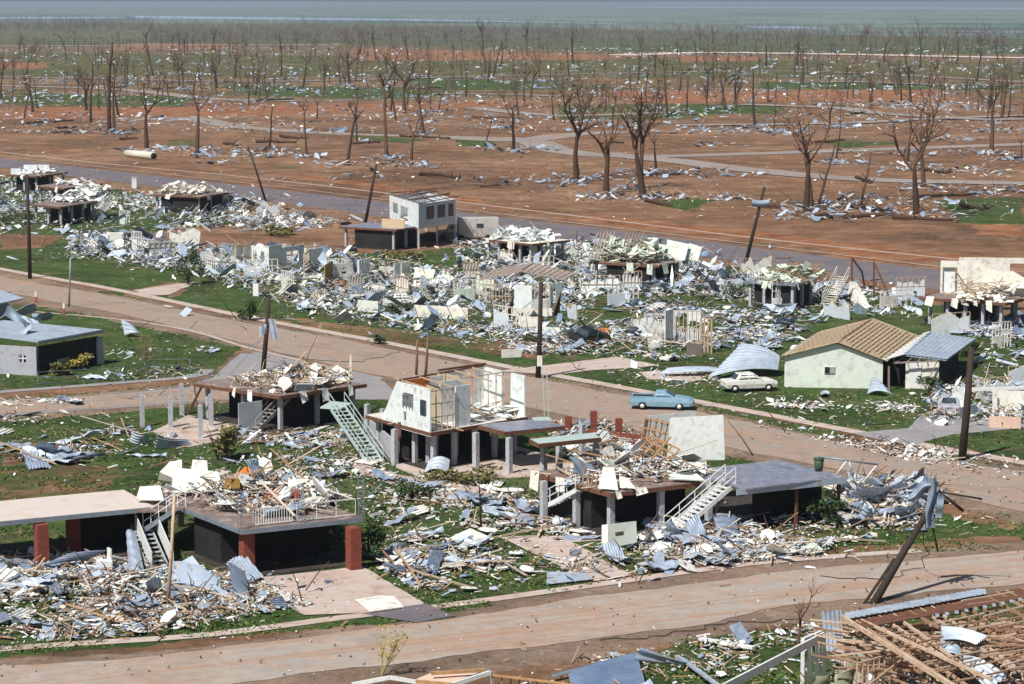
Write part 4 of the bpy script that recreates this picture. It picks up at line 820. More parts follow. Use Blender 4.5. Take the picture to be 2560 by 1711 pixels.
mb = MB(); wall(mb, h4.at(.99, .02), h4.at(.99, .22), ZF, zt, .1); wall(mb, h4.at(.99, .35), h4.at(.99, .62), ZF, zt, .1); mb.build('wall', whitewall, h4.root)
mb = MB(); studwall(mb, h4.at(.01, .02), h4.at(.24, .02), ZF, zt - .1, 4, rails=3); studwall(mb, h4.at(.55, .3), h4.at(.97, .3), ZF, zt, 5, rails=1)
for k in range(5): mb.beam(h4.at(.02 + .2 * k, .0, zt), h4.at(.04 + .2 * k, .6, zt + .1), .05, .1)
mb.build('stud_frame', studs, h4.root)
mb = MB(); mb.beam(h4.at(.02, .5, zt + .1), h4.at(.98, .62, zt + .1), .12, .1); mb.beam(h4.at(.5, .62, zt + .2), h4.at(1, .62, zt + .2), .2, .12); mb.build('top_plate', redwood, h4.root)
zone('inside the house with standing white walls', [(1090, 1068), (1200, 1058), (1310, 1040), (1280, 1030), (1200, 1035)], ZF, .5, 0, 12, 14, 330, 20, 120, .25, .4) if False else None
mb = MB()
for _ in range(26):
    c = h4.at(R.uniform(.5, .95), R.uniform(.08, .5), ZF + R.uniform(.1, .7)); a = R.uniform(0, 6.3); v = Vector((math.cos(a), math.sin(a), R.gauss(0, .3))) * R.uniform(.4, 1.3); mb.beam(c - v, c + v, .07, .05)
mb.build('timber_heap', studs, h4.root)
mb = MB()
for _ in range(34):
    c = h4.at(R.uniform(.45, .98), R.uniform(.1, .58), ZF + R.uniform(.05, .6)); a = R.uniform(0, 6.3); mb.box(c, R.uniform(.5, 1.3), R.uniform(.3, .9), .03, (math.cos(a), math.sin(a), R.gauss(0, .35)), (R.gauss(0, .3), R.gauss(0, .3), 1))
mb.build('board_heap', whitewall, h4.root)
# landing and light green stair at its left
mb = MB(); mb.slab([P(800, 1018, ZF), P(850, 1022, ZF), P(880, 1008, ZF), P(828, 1003, ZF)], ZF - .1, ZF); mb.build('stair_landing', mintmetal, h4.root)
stairs(h4.root, P(842, 1016, ZF), P(938, 1158, .08), 1.1, mintmetal, 15)
# balcony slabs on the right
def extra_slab(hh, N, Rr, L, z, m_, fm):
    a, b_, c = P(*N, z), P(*Rr, z), P(*L, z); mb = MB(); mb.slab([a, b_, b_ + c - a, c], z - .2, z); mb.build('balcony_slab', m_, hh.root)
    mb = MB()
    for p, q in ((a, b_), (a, c)): mb.beam(p - Vector((0, .04, .13)), q - Vector((0, .04, .13)), .08, .26)
    mb.build('edge_beam', fm, hh.root)
extra_slab(h4, (1262, 1080), (1412, 1065), (1192, 1062), ZF - .02, wetslab, redwood)
for a, b_ in ((987, 1163), (1073, 1160), (1190, 1172), (1273, 1186), (1359, 1192), (1398, 1182), (1455, 1150), (1490, 1175), (919, 1095), (958, 1108)): h4.post(P(a, b_), .33, conc)
extra_slab(h4, (1346, 1110), (1502, 1094), (1324, 1098), ZF - .1, mintmetal, redwood)
mb = MB(); mb.slab([P(990, 1170), P(1075, 1205), P(1400, 1190), P(1500, 1180), P(1300, 1120), P(1000, 1120)], -.02, .06); mb.build('ground_slab', pinkconc, h4.root)
mb = MB(); wall(mb, P(925, 1110), P(985, 1163), .05, 1.7); mb.build('corrugated_screen', conc, h4.root)
mb = MB(); mb.slab([P(1335, 1052, ZF), P(1380, 1050, ZF), P(1372, 1042, ZF), P(1330, 1044, ZF)], ZF - .12, ZF)
mb.build('landing', mintmetal, h4.root); mb = MB(); a = P(1358, 1020, ZF)
for dx in (0, .4): mb.beam(V(1361 + dx * 26, 1040, a.y), V(1356 + dx * 26, 918, a.y), .06, .06)
mb.beam(V(1375, 985, a.y), V(1392, 1030, a.y), .3, .05); mb.build('ladder_rails', mintmetal, h4.root)

# right house with stairs
h5 = House('elevated house with a white steel stair and a collapsed heap on its floor', (1527, 1233), (1790, 1200), (1331, 1180), top=slabtop, fascia=redwood, posts=(0, 0), store=(.06, .96, .32, .95), name='staircase_house')
for a, b_ in ((1359, 1303), (1441, 1320), (1527, 1335), (1651, 1325), (1771, 1312)): h5.post(P(a, b_), .33)
for a, b_ in ((.5, .5), (.8, .5), (.95, .9), (.5, .9)): h5.post(h5.at(a, b_), .3, shadewall)
z5 = ZF + .12; a, b_, c = P(1868, 1222, z5), P(2117, 1192, z5), P(1702, 1178, z5)
mb = MB(); mb.slab([a, b_, b_ + c - a, c], z5 - .08, z5); mb.build('verandah_floor', wetslab, h5.root)
mb = MB(); mb.beam(a - Vector((.6, .05, .2)), b_ - Vector((0, .05, .2)), .06, .36); mb.build('white_fascia_tray', tinroof, h5.root)
for p in (b_ + Vector((-.4, .4, 0)), lerp(a, b_, .5) + Vector((0, .5, 0)), b_ + (c - a) * .9): h5.post(p, .16, redwood)
mb = MB(); wall(mb, lerp(a, b_, .1) + Vector((0, 2.6, 0)), lerp(a, b_, .8) + Vector((0, 2.6, 0)), .07, 2.5); mb.build('store_wall', shadewall, h5.root)
mb = MB(); mb.slab([P(1430, 1330), P(1600, 1362), P(1760, 1330), P(2060, 1290), P(1900, 1225), P(1500, 1250)], -.02, .05); mb.build('ground_slab', shadeconc, h5.root)
stairs(h5.root, P(1826, 1206, ZF + .1), P(1672, 1338, .05), 1.05, whitemetal, 15)
stairs(h5.root, P(1455, 1225, ZF - .3), P(1370, 1270, .6), .9, whitemetal, 10)
# standing white wall, leaning frames
mb = MB(); p, q = P(1668, 1152, ZF), P(1812, 1150, ZF); mb.plate([p, q, V(1808, 1038, q.y), V(1675, 1046, p.y)], .1); mb.build('standing_wall', mat('bright_white_wall', [(.76, .8, .76), (.82, .85, .82)], .8, 0, 1.2, dirt=(.6, .62, .56), grain=.05), h5.root)
mb = MB(); p, q = P(1612, 1120, ZF), P(1745, 1100, ZF + .2); mb.plate([p, q, V(1738, 1030, q.y), V(1612, 1040, p.y)], .06); mb.build('pale_panel_behind', whitewall, h5.root)
mb = MB()
p, q = P(1600, 1122, ZF), P(1668, 1142, ZF)
for k in range(6): a0 = lerp(p, q, k / 5); mb.beam(a0, V(1600 + 14 * k + 14, 1042 + 3 * k, a0.y + .2), .08, .1)
for f in (.05, .35, .65, .95): mb.beam(lerp(p, V(1614, 1042, p.y), f), lerp(q, V(1684, 1057, q.y), f), .07, .09)
mb.build('orange_timber_frame', mat('orange_timber', [(.36, .19, .09), (.52, .32, .17)], .75, 0, 4), h5.root); mb = MB()
g0 = P(1585, 1140, ZF + .6); e1 = P(1655, 1175, ZF + .3) - g0; e2 = V(1628, 1090, g0.y + .6) - g0
for k in range(5): mb.beam(g0 + e1 * (k / 4), g0 + e1 * (k / 4) + e2, .07, .08); mb.beam(g0 + e2 * (k / 4), g0 + e2 * (k / 4) + e1, .07, .08)
mb.build('orange_timber_frame', mat('orange_timber', [(.42, .2, .07), (.55, .3, .12)], .75, 0, 4), h5.root)
slabpiece('white_wall_slab', [P(1505, 1175, 2.9), P(1620, 1175, 2.9), P(1610, 1160, 3.3), P(1515, 1150, 3.3)], .08, whitewall, 'long white wall slab lying under the orange timber frame', 'wall slab')
slabpiece('white_wall_slab', [P(1650, 1172, 2.8), P(1768, 1180, 2.8), P(1766, 1158, 3.3), P(1652, 1152, 3.3)], .1, whitewall, 'white wall slab lying at the foot of the standing white wall', 'wall slab')
slabpiece('white_wall_slab', [P(1672, 1198, 2.8), P(1762, 1202, 2.8), P(1740, 1184, 3.0), P(1680, 1182, 3.1)], .08, mintwall, 'pale rounded board lying near the top of the white steel stair', 'wall slab')
slabpiece('white_tent_board', [P(1495, 1222, 2.75), P(1546, 1226, 2.75), V(1535, 1170, P(1530, 1215, 2.75).y), V(1508, 1168, P(1510, 1215, 2.75).y)], .05, creamwall, 'triangular white board standing like a tent near the staircase house\'s front corner', 'board')
slabpiece('white_tent_board', [P(1550, 1220, 2.75), P(1590, 1222, 2.75), P(1568, 1195, 3.3), P(1548, 1190, 3.4)], .05, creamwall, 'second tilted white board right of the tent-shaped board', 'board')
mb = MB()
for k in range(5): a0 = P(1456 + 11 * k, 1212 + 2 * k, 2.7); mb.beam(a0, a0 + Vector((.15, .1, 1.0 - .1 * k)), .06, .08)
mb.build('leaning_studs', MAT['orange_timber'], h5.root)
slabpiece('red_sheet', [P(1487, 1163, 3.2), P(1528, 1163, 3.2), P(1530, 1155, 3.35), P(1490, 1153, 3.35)], .08, mat('red_paint', [(.5, .04, .02), (.6, .06, .03)], .5), 'small bright red sheet on the heap left of the orange frame', 'sheet')
e = empty('bucket', P(2047, 1178, z5)); tag(e, 'dark green drum standing on the blue-grey verandah floor', 'drum')
c = P(2047, 1178, z5); mb = MB(); mb.tube([c + Vector((0, 0, .02)), c + Vector((0, 0, .3)), c + Vector((0, 0, .72))], [.22, .26, .3], 14); mb.build('drum_body', green, e)
mb = MB(); mb.tube([c + Vector((0, 0, .7)), c + Vector((0, 0, .76))], [.33, .33], 14); mb.build('drum_rim', green, e)
e = empty('clothes_line', P(2150, 1200)); tag(e, 'bent grey pipe frame of a clothes line behind the verandah', 'clothes line')
Yc = P(2150, 1195, 1.5).y + 2
mb = MB(); mb.tube([V(2047, 1142, Yc), V(2195, 1162, Yc)], .06, 6); mb.build('cross_bar', greymetal, e)
mb = MB(); mb.tube([V(2117, 1152, Yc), V(2088, 1190, Yc)], .05, 6); mb.tube([V(2193, 1162, Yc), V(2150, 1215, Yc)], .05, 6); mb.tube([V(2123, 1152, Yc), V(2128, 1180, Yc)], .04, 6); mb.build('support_leg', whitemetal, e)
# brick half wall behind
for a0, b0 in ((1361, 1070), (1424, 1056), (1487, 1075), (1581, 1092)):
    p = P(a0 + 60, b0 + 25); mb = MB(); mb.box((p.x, p.y, .75), .45, .45, 1.5, (1, .1, 0)); tag(mb.build('brick_pier', brick), 'square red brick pier behind the right balcony, %s' % ORD[[1361, 1424, 1487, 1581].index(a0)], 'pier', 'brick piers of the garden wall')
p, q = P(1400, 1088), P(1640, 1118); mb = MB(); wall(mb, p, q, 0, .7, .2); tag(mb.build('brick_garden_wall', brick), 'low dark red brick wall running between the brick piers', 'garden wall')

# block house at left
e = empty('block_house', P(93, 940)); tag(e, 'grey block house with a flat iron roof at the left edge', 'house')
Cn = P(93, 940); rd = (P(245, 912) - Cn); rd.z = 0; ld = Vector((-rd.y, rd.x, 0)).normalized(); ld = Vector((-.93, .36, 0)); rdn = rd.normalized()
Lw = Cn + ld * 9; Rw = Cn + rdn * rd.length; mb = MB(); wall(mb, Cn, Lw, 0, 2.35, .15, [(.105, .185, .44, .72)]); mb.build('block_wall', mat('grey_rendered_block', [(.36, .38, .43), (.42, .43, .48)], .9, 0, 1, dirt=(.3, .29, .31)), e)
mb = MB(); wall(mb, Cn + Vector((.1, .12, 0)), Rw, 0, 2.4, .12); mb.build('shade_coloured_wall', shadewall, e)  # wall under the eave, its shade put into the dark colour
for k, (a0, a1) in enumerate(((.3, .52), (.72, .9))):
    mb = MB(); wall(mb, lerp(Cn, Rw, a0) + Vector((.12, -.1, 0)), lerp(Cn, Rw, a1) + Vector((.12, -.1, 0)), .75, 1.1, .04); mb.build('window_awning', greymetal, e)
mb = MB(); p0, p1 = lerp(Cn, Lw, .145), lerp(Cn, Lw, .185); wall(mb, p0, p1, 1.04, 1.69, .06); mb.build('window', glass, e)
mb = MB(); studwall(mb, lerp(Cn, Lw, .105), lerp(Cn, Lw, .185), 1.03, 1.7, 2, w_=.08); mb.build('window_frame', whitemetal, e)
mb = MB()
for k in range(14): c = lerp(Cn, Lw, k / 14); mb.box(c + Vector((-.02, -.03, 2.0)), .04, .05, .3)
mb.build('vent_battens', shadewall, e)
rb = [V(95, 855, Cn.y - .3), V(256, 826, Rw.y + .2)]; mb = MB()
n1, r1 = rb; l1 = n1 + ld * 9.5 + Vector((0, 0, .55)); b1 = r1 + ld * 9.5 + Vector((0, 0, .35)); mb.plate([n1, r1, b1, l1], .12); mb.build('roof', tinroof, e)
mb = MB(); mb.beam(n1 - Vector((0, .03, .1)), r1 - Vector((-.03, .03, .1)), .06, .22); mb.build('gutter', greymetal, e)
mb = MB(); mb.plate([Rw + Vector((0, -.3, 0)), Rw + Vector((.45, .3, 0)), Rw + Vector((.3, .3, 2.3)), Rw + Vector((0, -.3, 2.3))], .15); mb.build('end_fin', conc, e)
for i, (px, py, s_, tl) in enumerate(((55, 800, 1.3, .5), (75, 815, 1.0, .8), (105, 800, 1.2, .2), (30, 790, 1.4, .6), (60, 832, .9, .3))):
    o = bpy.data.objects.new('corrugated_sheet', SHEETS[[5, 7, 3, 2, 4][i]]); o.location = P(px, py, 3.1); o.rotation_euler = (tl, .3, i * 1.1); o.scale = (s_,) * 3; link(o)
    tag(o, 'crumpled iron sheet lying on the block house roof', 'iron sheet', 'crumpled sheets on the block house roof')
mb = MB(); a, b_, c = P(-60, 752, 2.6), P(62, 748, 2.6), P(0, 728, 2.6); mb.plate([P(-80, 765, 2.6), P(0, 760, 2.6), P(62, 747, 2.6), P(0, 727, 2.6), P(-80, 712, 2.6)], .12); e = empty('iron_roofed_shed', P(0, 790)); tag(e, 'flat blue-grey iron roof of a shed at the left edge', 'shed'); mb.build('roof', tinroof, e)
mb = MB(); wall(mb, P(-60, 797), P(30, 790), 0, 2.4, .1); mb.build('wall', conc, e)

# gabled white house
e = empty('gabled_house', P(1963, 966)); tag(e, 'white gabled house with stripped roof battens and a small window', 'house')
A, Bq = P(1963, 968), P(2206, 972); dv = Vector((4.7, 14.2, 0)); xd = (Bq - A)
zl, zr, zp = 2.6, 2.25, 3.75
RG = lerp(A, Bq, .53)
mb = MB(); vv = lambda p, z: Vector((p.x, p.y, z))
mb.plate([vv(A, 0), vv(Bq, 0), vv(Bq, zr), vv(RG, zp - .25), vv(A, zl)], .12); mb.build('gable_wall', mintwall, e)
mb = MB(); wall(mb, A + Vector((0, .1, 0)), A + dv, 0, zl, .12); wall(mb, A + dv, Bq + dv, 0, zr, .12); mb.build('wall', mintwall, e)
wy = lambda x_: lerp(A, Bq, (x_ - 1963) / 243.).y
mb = MB(); c = V(2074, 926, wy(2074) - .08); mb.box(c, .86, .06, .6, Bq - A); mb.build('window_frame', whitemetal, e)
mb = MB(); c = V(2068, 926, wy(2068) - .13); mb.box(c, .38, .04, .5, Bq - A); mb.build('window_pane', dark, e)
mb = MB(); c = V(2081, 926, wy(2081) - .13); mb.box(c, .38, .04, .5, Bq - A); mb.build('window_pane', mat('grey_pane', [(.3, .33, .34), (.34, .37, .38)], .3), e)
o_ = Vector((-.35, -.35, 0)); RZ = [(vv(A + o_, zl - .02), vv(RG - Vector((0, .4, 0)), zp)), (vv(RG - Vector((0, .4, 0)), zp), vv(Bq + Vector((.3, -.4, 0)), zr + .05))]
ply = mat('bare_roof_lining', [(.4, .29, .18), (.48, .37, .24), (.34, .25, .16), (.5, .42, .3)], .85, 0, 1.6, dirt=(.3, .26, .2))
mb = MB()
for a0, b0 in RZ: mb.plate([a0 - Vector((0, 0, .1)), b0 - Vector((0, 0, .1)), b0 + dv * 1.03 - Vector((0, 0, .1)), a0 + dv * 1.03 - Vector((0, 0, .1))], .05)
mb.build('roof_lining', ply, e)
mb = MB()
for a0, b0 in RZ:
    for k in range(13): f = k / 12; c = lerp(a0, b0, f); mb.beam(c + dv * R.choice((0, 0, 0, .1)), c + dv * R.uniform(.9, 1.04), .07, .02)
    for k in range(10): f = k / 9 * 1.03; mb.beam(a0 + dv * f - Vector((0, 0, .06)), b0 + dv * f - Vector((0, 0, .06)), .05, .05)
mb.build('roof_battens', mat('pale_batten', [(.4, .3, .19), (.5, .4, .27), (.56, .48, .36)], .8, 0, 4), e)
tz = .07; E0 = vv(Bq + Vector((.0, .9, 0)), zr + tz)
c0 = lerp(RZ[1][0], RZ[1][1], .78)
T0, T1 = P(2258, 886, 2.55), P(2366, 899, 2.2); T2 = P(2440, 846, 2.2); T3 = P(2322, 831, 2.6)
mb = MB()
def rf(u, v): p = lerp(lerp(T0, T1, u), lerp(T3, T2, u), v); p.z += .03 * math.sin(u * 60); return p
mb.grid(rf, 60, 4); mb.plate([T0 - Vector((0, 0, .1)), T1 - Vector((0, 0, .1)), T2 - Vector((0, 0, .1)), T3 - Vector((0, 0, .1))], .06); mb.build('iron_roof', tinroof, e)
mb = MB()
for k in range(12):
    f = k / 11; a0 = lerp(P(2212, 902, 2.45), P(2310, 838, 2.65), f); b0 = lerp(T0, T3, f); mb.beam(a0 + Vector((0, 0, .1)), b0 + Vector((.1, 0, .04)), .3, .04)
mb.build('eave_strips', whitemetal, e)
Wa, Wb = P(2263, 972), P(2346, 974)
mb = MB(); wall(mb, Wa, Wb, 0, 2.15, .1, [(.08, .0801, 0, 1)]); mb.build('wall', creamwall, e)
mb = MB(); wall(mb, lerp(Wa, Wb, .1) + Vector((0, -.1, 0)), lerp(Wa, Wb, .47) + Vector((0, -.1, 0)), .05, 2.05, .05); mb.build('door', whitemetal, e)
mb = MB(); wall(mb, Wb, Wb + Vector((3.2, 9.6, 0)), 0, 2.15, .1); wall(mb, Bq + Vector((.2, 1.6, 0)), Wa + Vector((.1, 1.6, 0)), 0, 2.2, .1); mb.build('shade_coloured_wall', shadewall, e)  # walls below the roof overhang coloured near-black to stand for shade
mb = MB(); mb.beam(V(2232, 908, Wa.y - .5), V(2344, 903, Wb.y - .5), .12, .12); mb.beam(V(2342, 905, Wb.y - .4), P(2310, 975), .1, .08); mb.beam(P(2222, 978), V(2222, 915, P(2222, 978).y), .14, .14)
for k in range(4): mb.beam(V(2240 + k * 26, 907, Wa.y - .5), V(2262 + k * 22, 893, Wa.y + 1.5), .07, .07)
mb.build('porch_frame', mat('grey_brown_timber', [(.2, .16, .13), (.34, .29, .25)], .85, 0, 3), e)

# far elevated houses
def heap(hh, n, m_, span=(.05, .95, .2, .95), hgt=1.0, nm='board_heap', big=1.):
    mb = MB()
    for _ in range(int(n * 1.8)):
        a0, b0 = R.uniform(span[0], span[1]), R.uniform(span[2], span[3]); d = 1 - abs(a0 - (span[0] + span[1]) / 2) * 1.2; c = hh.at(a0, b0, ZF + R.uniform(.05, hgt) * max(.2, d)); a = R.uniform(0, 6.3)
        if nm == 'timber_heap': v = Vector((math.cos(a), math.sin(a), R.gauss(0, .35))) * R.uniform(.5, 1.6); mb.beam(c - v, c + v, .08, .07)
        else: mb.box(c, R.uniform(.4, 1.7) * big, R.uniform(.2, .8) * big, .04, (math.cos(a), math.sin(a), R.gauss(0, .4)), (R.gauss(0, .4), R.gauss(0, .4), 1))
    mb.build(nm, m_, hh.root)
f1 = House('far-left elevated house carrying pale cupboards near the upper road', (90, 441), (170, 430), (18, 436), posts=(3, 3), store=(.1, .8, .3, .8)); heap(f1, 30, whitewall, hgt=0.81)
mb = MB()
for a0, wd, hh_, m_ in ((.1, 1.6, .9, 0), (.55, 2.2, 1.2, 0), (.85, 3, 1.0, 0)): mb.box(f1.at(a0, .8, ZF + hh_ / 2), wd, .6, hh_)
mb.build('cupboard_row', whitewall, f1.root)
f2 = House('elevated house with rusty brown floor edge behind the diagonal stair house', (160, 471), (256, 459), (88, 465), posts=(3, 3), store=(.3, .9, .3, .8)); heap(f2, 22, whitewall, (.4, .95, .2, .9), .8)
f3 = House('elevated house with rusty floor edge and a pale leaning stair, left of two', (150, 518), (246, 503), (76, 511), posts=(4, 3), store=(.35, .95, .2, .8)); heap(f3, 26, whitewall, (.5, .98, .2, .95), .9)
stairs(f3.root, P(272, 505, ZF), P(238, 545, .1), 1.5, whitemetal, 12); heap(f3, 60, mat('mixed_wreck', WB, .85, 0, 2), (.8, 1.4, .1, .9), 2.2, big=1.1)
f4 = House('elevated house with black undercroft and pale wreckage beside the upper road', (500, 492), (572, 481), (377, 486), posts=(3, 4), store=(.05, .9, .08, .82)); heap(f4, 46, creamwall, hgt=1.76); heap(f4, 24, timber, hgt=1.3, nm='timber_heap')
mb = MB(); mb.plate([P(535, 520, .1), P(560, 500, .1), V(585, 480, P(560, 500, .1).y), V(562, 482, P(535, 520, .1).y)], .1); mb.build('leaning_panel', creamwall, f4.root)
f5 = House('elevated house with a surviving white windowed room beside the parked caravan', (990, 574), (1060, 564), (848, 566), top=wetslab, posts=(3, 4), store=(.05, .95, .1, .75), name='house_with_white_room'); zz = ZF + 2.9
q0, q1, q2 = P(975, 546, ZF), P(1046, 570, ZF), P(1138, 556, ZF); q3 = q0 + q2 - q1
mb = MB(); mb.slab([q0, q1, q2, q3], ZF - .15, ZF); mb.build('room_floor', creamwall, f5.root)
mb = MB(); wall(mb, q1, q0, ZF, zz, .1, [(.35, .62, 0, .72), (.7, .9, .3, .75)]); mb.build('wall', whitewall, f5.root)
mb = MB(); wall(mb, q1, q2, ZF, zz, .1, [(.2, .42, .3, .85), (.5, .72, .3, .85), (.8, .95, .3, .85)]); wall(mb, q2, q3, ZF, zz, .1); wall(mb, q3, q0, ZF, zz, .1); mb.build('wall', mat('pale_blue_shade_wall', [(.55, .63, .68), (.62, .68, .72)], .8, 0, 1, dirt=(.5, .5, .5)), f5.root)  # right and rear faces of the white room: bluish shade put into the colour
for a0, b0 in ((.2, .42), (.5, .72), (.8, .95)): mb = MB(); o_ = Vector((-.0, .08, 0)); wall(mb, lerp(q1, q2, a0) + o_, lerp(q1, q2, b0) + o_, ZF + .87, ZF + 2.46, .03); mb.build('window', glass, f5.root)
mb = MB()
for k in range(7): mb.beam(lerp(q0, q1, k / 6) + Vector((0, 0, 2.95 + R.uniform(0, .3))), lerp(q3, q2, k / 6) + Vector((R.uniform(-.5, .8), 0, 2.95 + R.uniform(0, .5))), .09, .1)
for k in range(9): mb.beam(lerp(q0, q3, k / 8) + Vector((0, 0, 3.1 + R.uniform(-.1, .4))), lerp(q1, q2, k / 8) + Vector((R.uniform(-.6, .6), 0, 3.1 + R.uniform(-.2, .3))), .07, .06)
mb.build('bare_rafters', redwood, f5.root)
mb = MB(); wall(mb, P(955, 568, ZF), P(1012, 572, ZF), ZF, ZF + 1.05, .08); mb.build('tan_parapet', mat('tan_board', [(.55, .4, .24), (.6, .46, .3)], .8), f5.root)
mb = MB()
for p in (q1, q2, lerp(q1, q2, .5), q3): mb.box((p.x, p.y, 1.2), .25, .25, 2.4)
mb.build('post', conc, f5.root)
f6 = House('low collapsed elevated house right of the caravan with panels hanging off', (1330, 610), (1425, 600), (1205, 597), posts=(4, 5), store=(.2, .8, .4, .8), top=creamwall); heap(f6, 70, whitewall, hgt=1.49)
mb = MB()
for a0 in (1315, 1352): p = P(a0, 665); mb.plate([p, P(a0 + 22, 662), V(a0 + 30, 612, p.y + 2), V(a0 + 12, 612, p.y + 2)], .06)
mb.build('hanging_panel', creamwall, f6.root)
f7 = House('elevated house with pale green wall sheets tumbled over its dark floor', (1642, 664), (1712, 652), (1472, 654), posts=(3, 4), store=(.05, .9, .1, .75), fascia=redwood); heap(f7, 60, mint, hgt=2.43, big=1.3); heap(f7, 40, timber, hgt=2.2, nm='timber_heap')
mb = MB(); c = f7.at(.6, .6, ZF)
for a0, a1, hh_ in ((1590, 1655, 2.0), (1660, 1712, 2.1), (1715, 1745, 1.7)): p = P(a0, 650, ZF); q = P(a1, 652, ZF); mb.plate([p, q, q + Vector((.5, .9, hh_ * .8)), p + Vector((.4, .9, hh_))], .06)
mb.build('leaning_green_wall', mint, f7.root)
for a0, a1 in ((1548, 1575), (1475, 1500)):
    mb = MB(); p = P(a0, 655, ZF); 
    for k in range(6): mb.beam(p + Vector((k * .35, 0, 0)), p + Vector((k * .35 + .9, .6, 3.2)), .09, .09)
    mb.build('leaning_frame', timber, f7.root)
stairs(f7.root, P(1742, 655, ZF), P(1718, 700, .1), 1.0, greymetal, 10)
f8 = House('elevated house with mint panels and a timber stair, left of the windowed white house', (1988, 710), (2042, 697), (1862, 702), posts=(3, 4), store=(.1, .95, .12, .85), top=wetslab, fascia=greymetal); heap(f8, 50, mint, (.1, 1.6, .1, .9), 1.5, big=1.2); heap(f8, 50, timber, (.2, 1.9, .1, .9), 1.8, nm='timber_heap')
stairs(f8.root, P(2108, 690, ZF), P(2070, 762, .1), 1.3, creamwall, 13)
for a0, b0, c0_, d0 in ((2185, 700, 2225, 728), (2130, 690, 2150, 650)): mb = MB(); mb.beam(P(a0, b0 + 50, 0), V(a0, b0 - 45, P(a0, b0 + 50).y), .18, .18); mb.beam(V(a0, b0 - 45, P(a0, b0 + 50).y), P(c0_ + 5, d0 + 30), .14, .14); mb.build('broken_frame', redwood, f8.root)
mb = MB(); mb.plate([P(2118, 745, .2), P(2160, 775, .1), P(2176, 768, .3), V(2140, 705, P(2130, 740).y), V(2125, 705, P(2120, 745).y)], .06); mb.build('leaning_panel', creamwall, f8.root)
mb = MB()
for px in range(1868, 1912, 6): p = P(px, 703, ZF); mb.beam(p, p + Vector((0, 0, .9)), .04, .04)
mb.beam(P(1866, 703, ZF + .0) + Vector((0, 0, .9)), P(1912, 703, ZF) + Vector((0, 0, .9)), .05, .05); mb.build('railing', whitemetal, f8.root)
f9 = House('elevated house with tall white broken walls at the right edge near the upper road', (2514, 758), (2600, 735), (2302, 743), posts=(3, 5), store=(.2, .9, .5, .8), fascia=redwood, name='house_with_broken_white_walls')
mb = MB(); a0, b0 = P(2350, 733, ZF), P(2462, 736, ZF); wall(mb, a0, b0, ZF, ZF + 3.1, .1, [(.05, .38, .05, .8), (.6, .72, .3, 1)]); brokenwall(mb, b0, P(2600, 742, ZF), ZF, [2.6, 2.2, 2.3, 1.6, 1.0]); mb.build('wall', creamwall, f9.root)
mb = MB(); wall(mb, lerp(a0, b0, .08) + Vector((0, .3, 0)), lerp(a0, b0, .34) + Vector((0, .3, 0)), ZF, ZF + 2.5, .05); mb.build('wall', whitewall, f9.root)
mb = MB(); a1 = a0 + Vector((3, 7, 0)); wall(mb, a1, a1 + Vector((14, -1.5, 0)), ZF, ZF + 2.7, .1, [(.35, .7, .3, .8)]); mb.build('wall', creamwall, f9.root)
heap(f9, 40, creamwall, hgt=1.2, span=(.0, .95, .02, .6)); heap(f9, 30, studs, hgt=1.8, nm='timber_heap', span=(.0, .6, .2, .7))

for hh_, m_, n_ in ((h3, whitewall, 9), (h4, redwood, 4), (h5, creamwall, 8), (f2, creamwall, 6), (f3, creamwall, 4), (f4, creamwall, 4), (f6, creamwall, 7), (f7, mint, 10), (f8, mint, 8), (f9, creamwall, 9), (f1, whitewall, 5)): hang(hh_, n_, m_)
# flattened-row remnants
def ruin(label, name='ruined_room'):
    e = empty(name, (0, 0, 0)); tag(e, label, 'ruin'); return e
def rw(e, px0, py0, px1, py1, hh_, m_, holes=(), nm='wall'):
    mb = MB(); wall(mb, P(px0, py0), P(px1, py1), 0, hh_, .1, holes); return mb.build(nm, m_, e)
e = empty('ruined_room', P(590, 672)); tag(e, 'cluster of standing white wall fragments with louvre windows left of centre', 'ruin')
rw(e, 590, 672, 625, 668, 2.6, whitewall, [(.35, .6, .1, .6)]); rw(e, 625, 668, 672, 675, 2.5, whitewall, [(.2, .4, .4, .8), (.6, .8, .4, .8)]); rw(e, 672, 690, 705, 684, 3.3, mintwall); rw(e, 705, 682, 760, 672, 2.8, whitewall, [(.2, .75, .35, .8)]); rw(e, 772, 678, 806, 674, 2.5, creamwall)
mb = MB(); studwall(mb, P(588, 673), P(625, 669), 0, 2.6, 2, w_=.14); studwall(mb, P(760, 690), P(775, 675), 0, 2.4, 3, w_=.12); mb.build('stud_frame', studs, e)
rw(e, 705, 700, 745, 695, 1.0, whitewall, nm='low_wall')
e = empty('ruined_kitchen', P(830, 720)); tag(e, 'cream kitchen cupboards and brown panels standing amid the flattened row', 'ruin')
rw(e, 832, 712, 882, 708, 2.2, creamwall, [(.3, .7, .5, .6), (.3, .7, .7, .8)]); rw(e, 836, 722, 870, 720, .8, orange, nm='brown_cupboard'); rw(e, 812, 725, 832, 712, 2.6, mat('ochre_board', [(.35, .2, .04), (.42, .26, .07)], .8)); rw(e, 985, 712, 1002, 710, 2.3, whitewall); rw(e, 1003, 712, 1025, 709, 2.4, mintwall)
mb = MB(); studwall(mb, P(896, 712), P(922, 708), 0, 2.6, 4, w_=.16); mb.build('white_frame', whitemetal, e)
mb = MB(); mb.plate([P(1030, 712, .3), P(1078, 715, .3), V(1088, 675, P(1060, 712).y + 1), V(1038, 672, P(1040, 712).y + 1)], .06); mb.build('tilted_cream_sheet', mat('lemon_board', [(.68, .7, .5), (.74, .76, .6)], .8), e)
mb = MB(); mb.beam(P(1060, 728, .1), V(1108, 690, P(1100, 715).y), 1.0, .15); mb.build('tilted_wall_piece', whitewall, e)
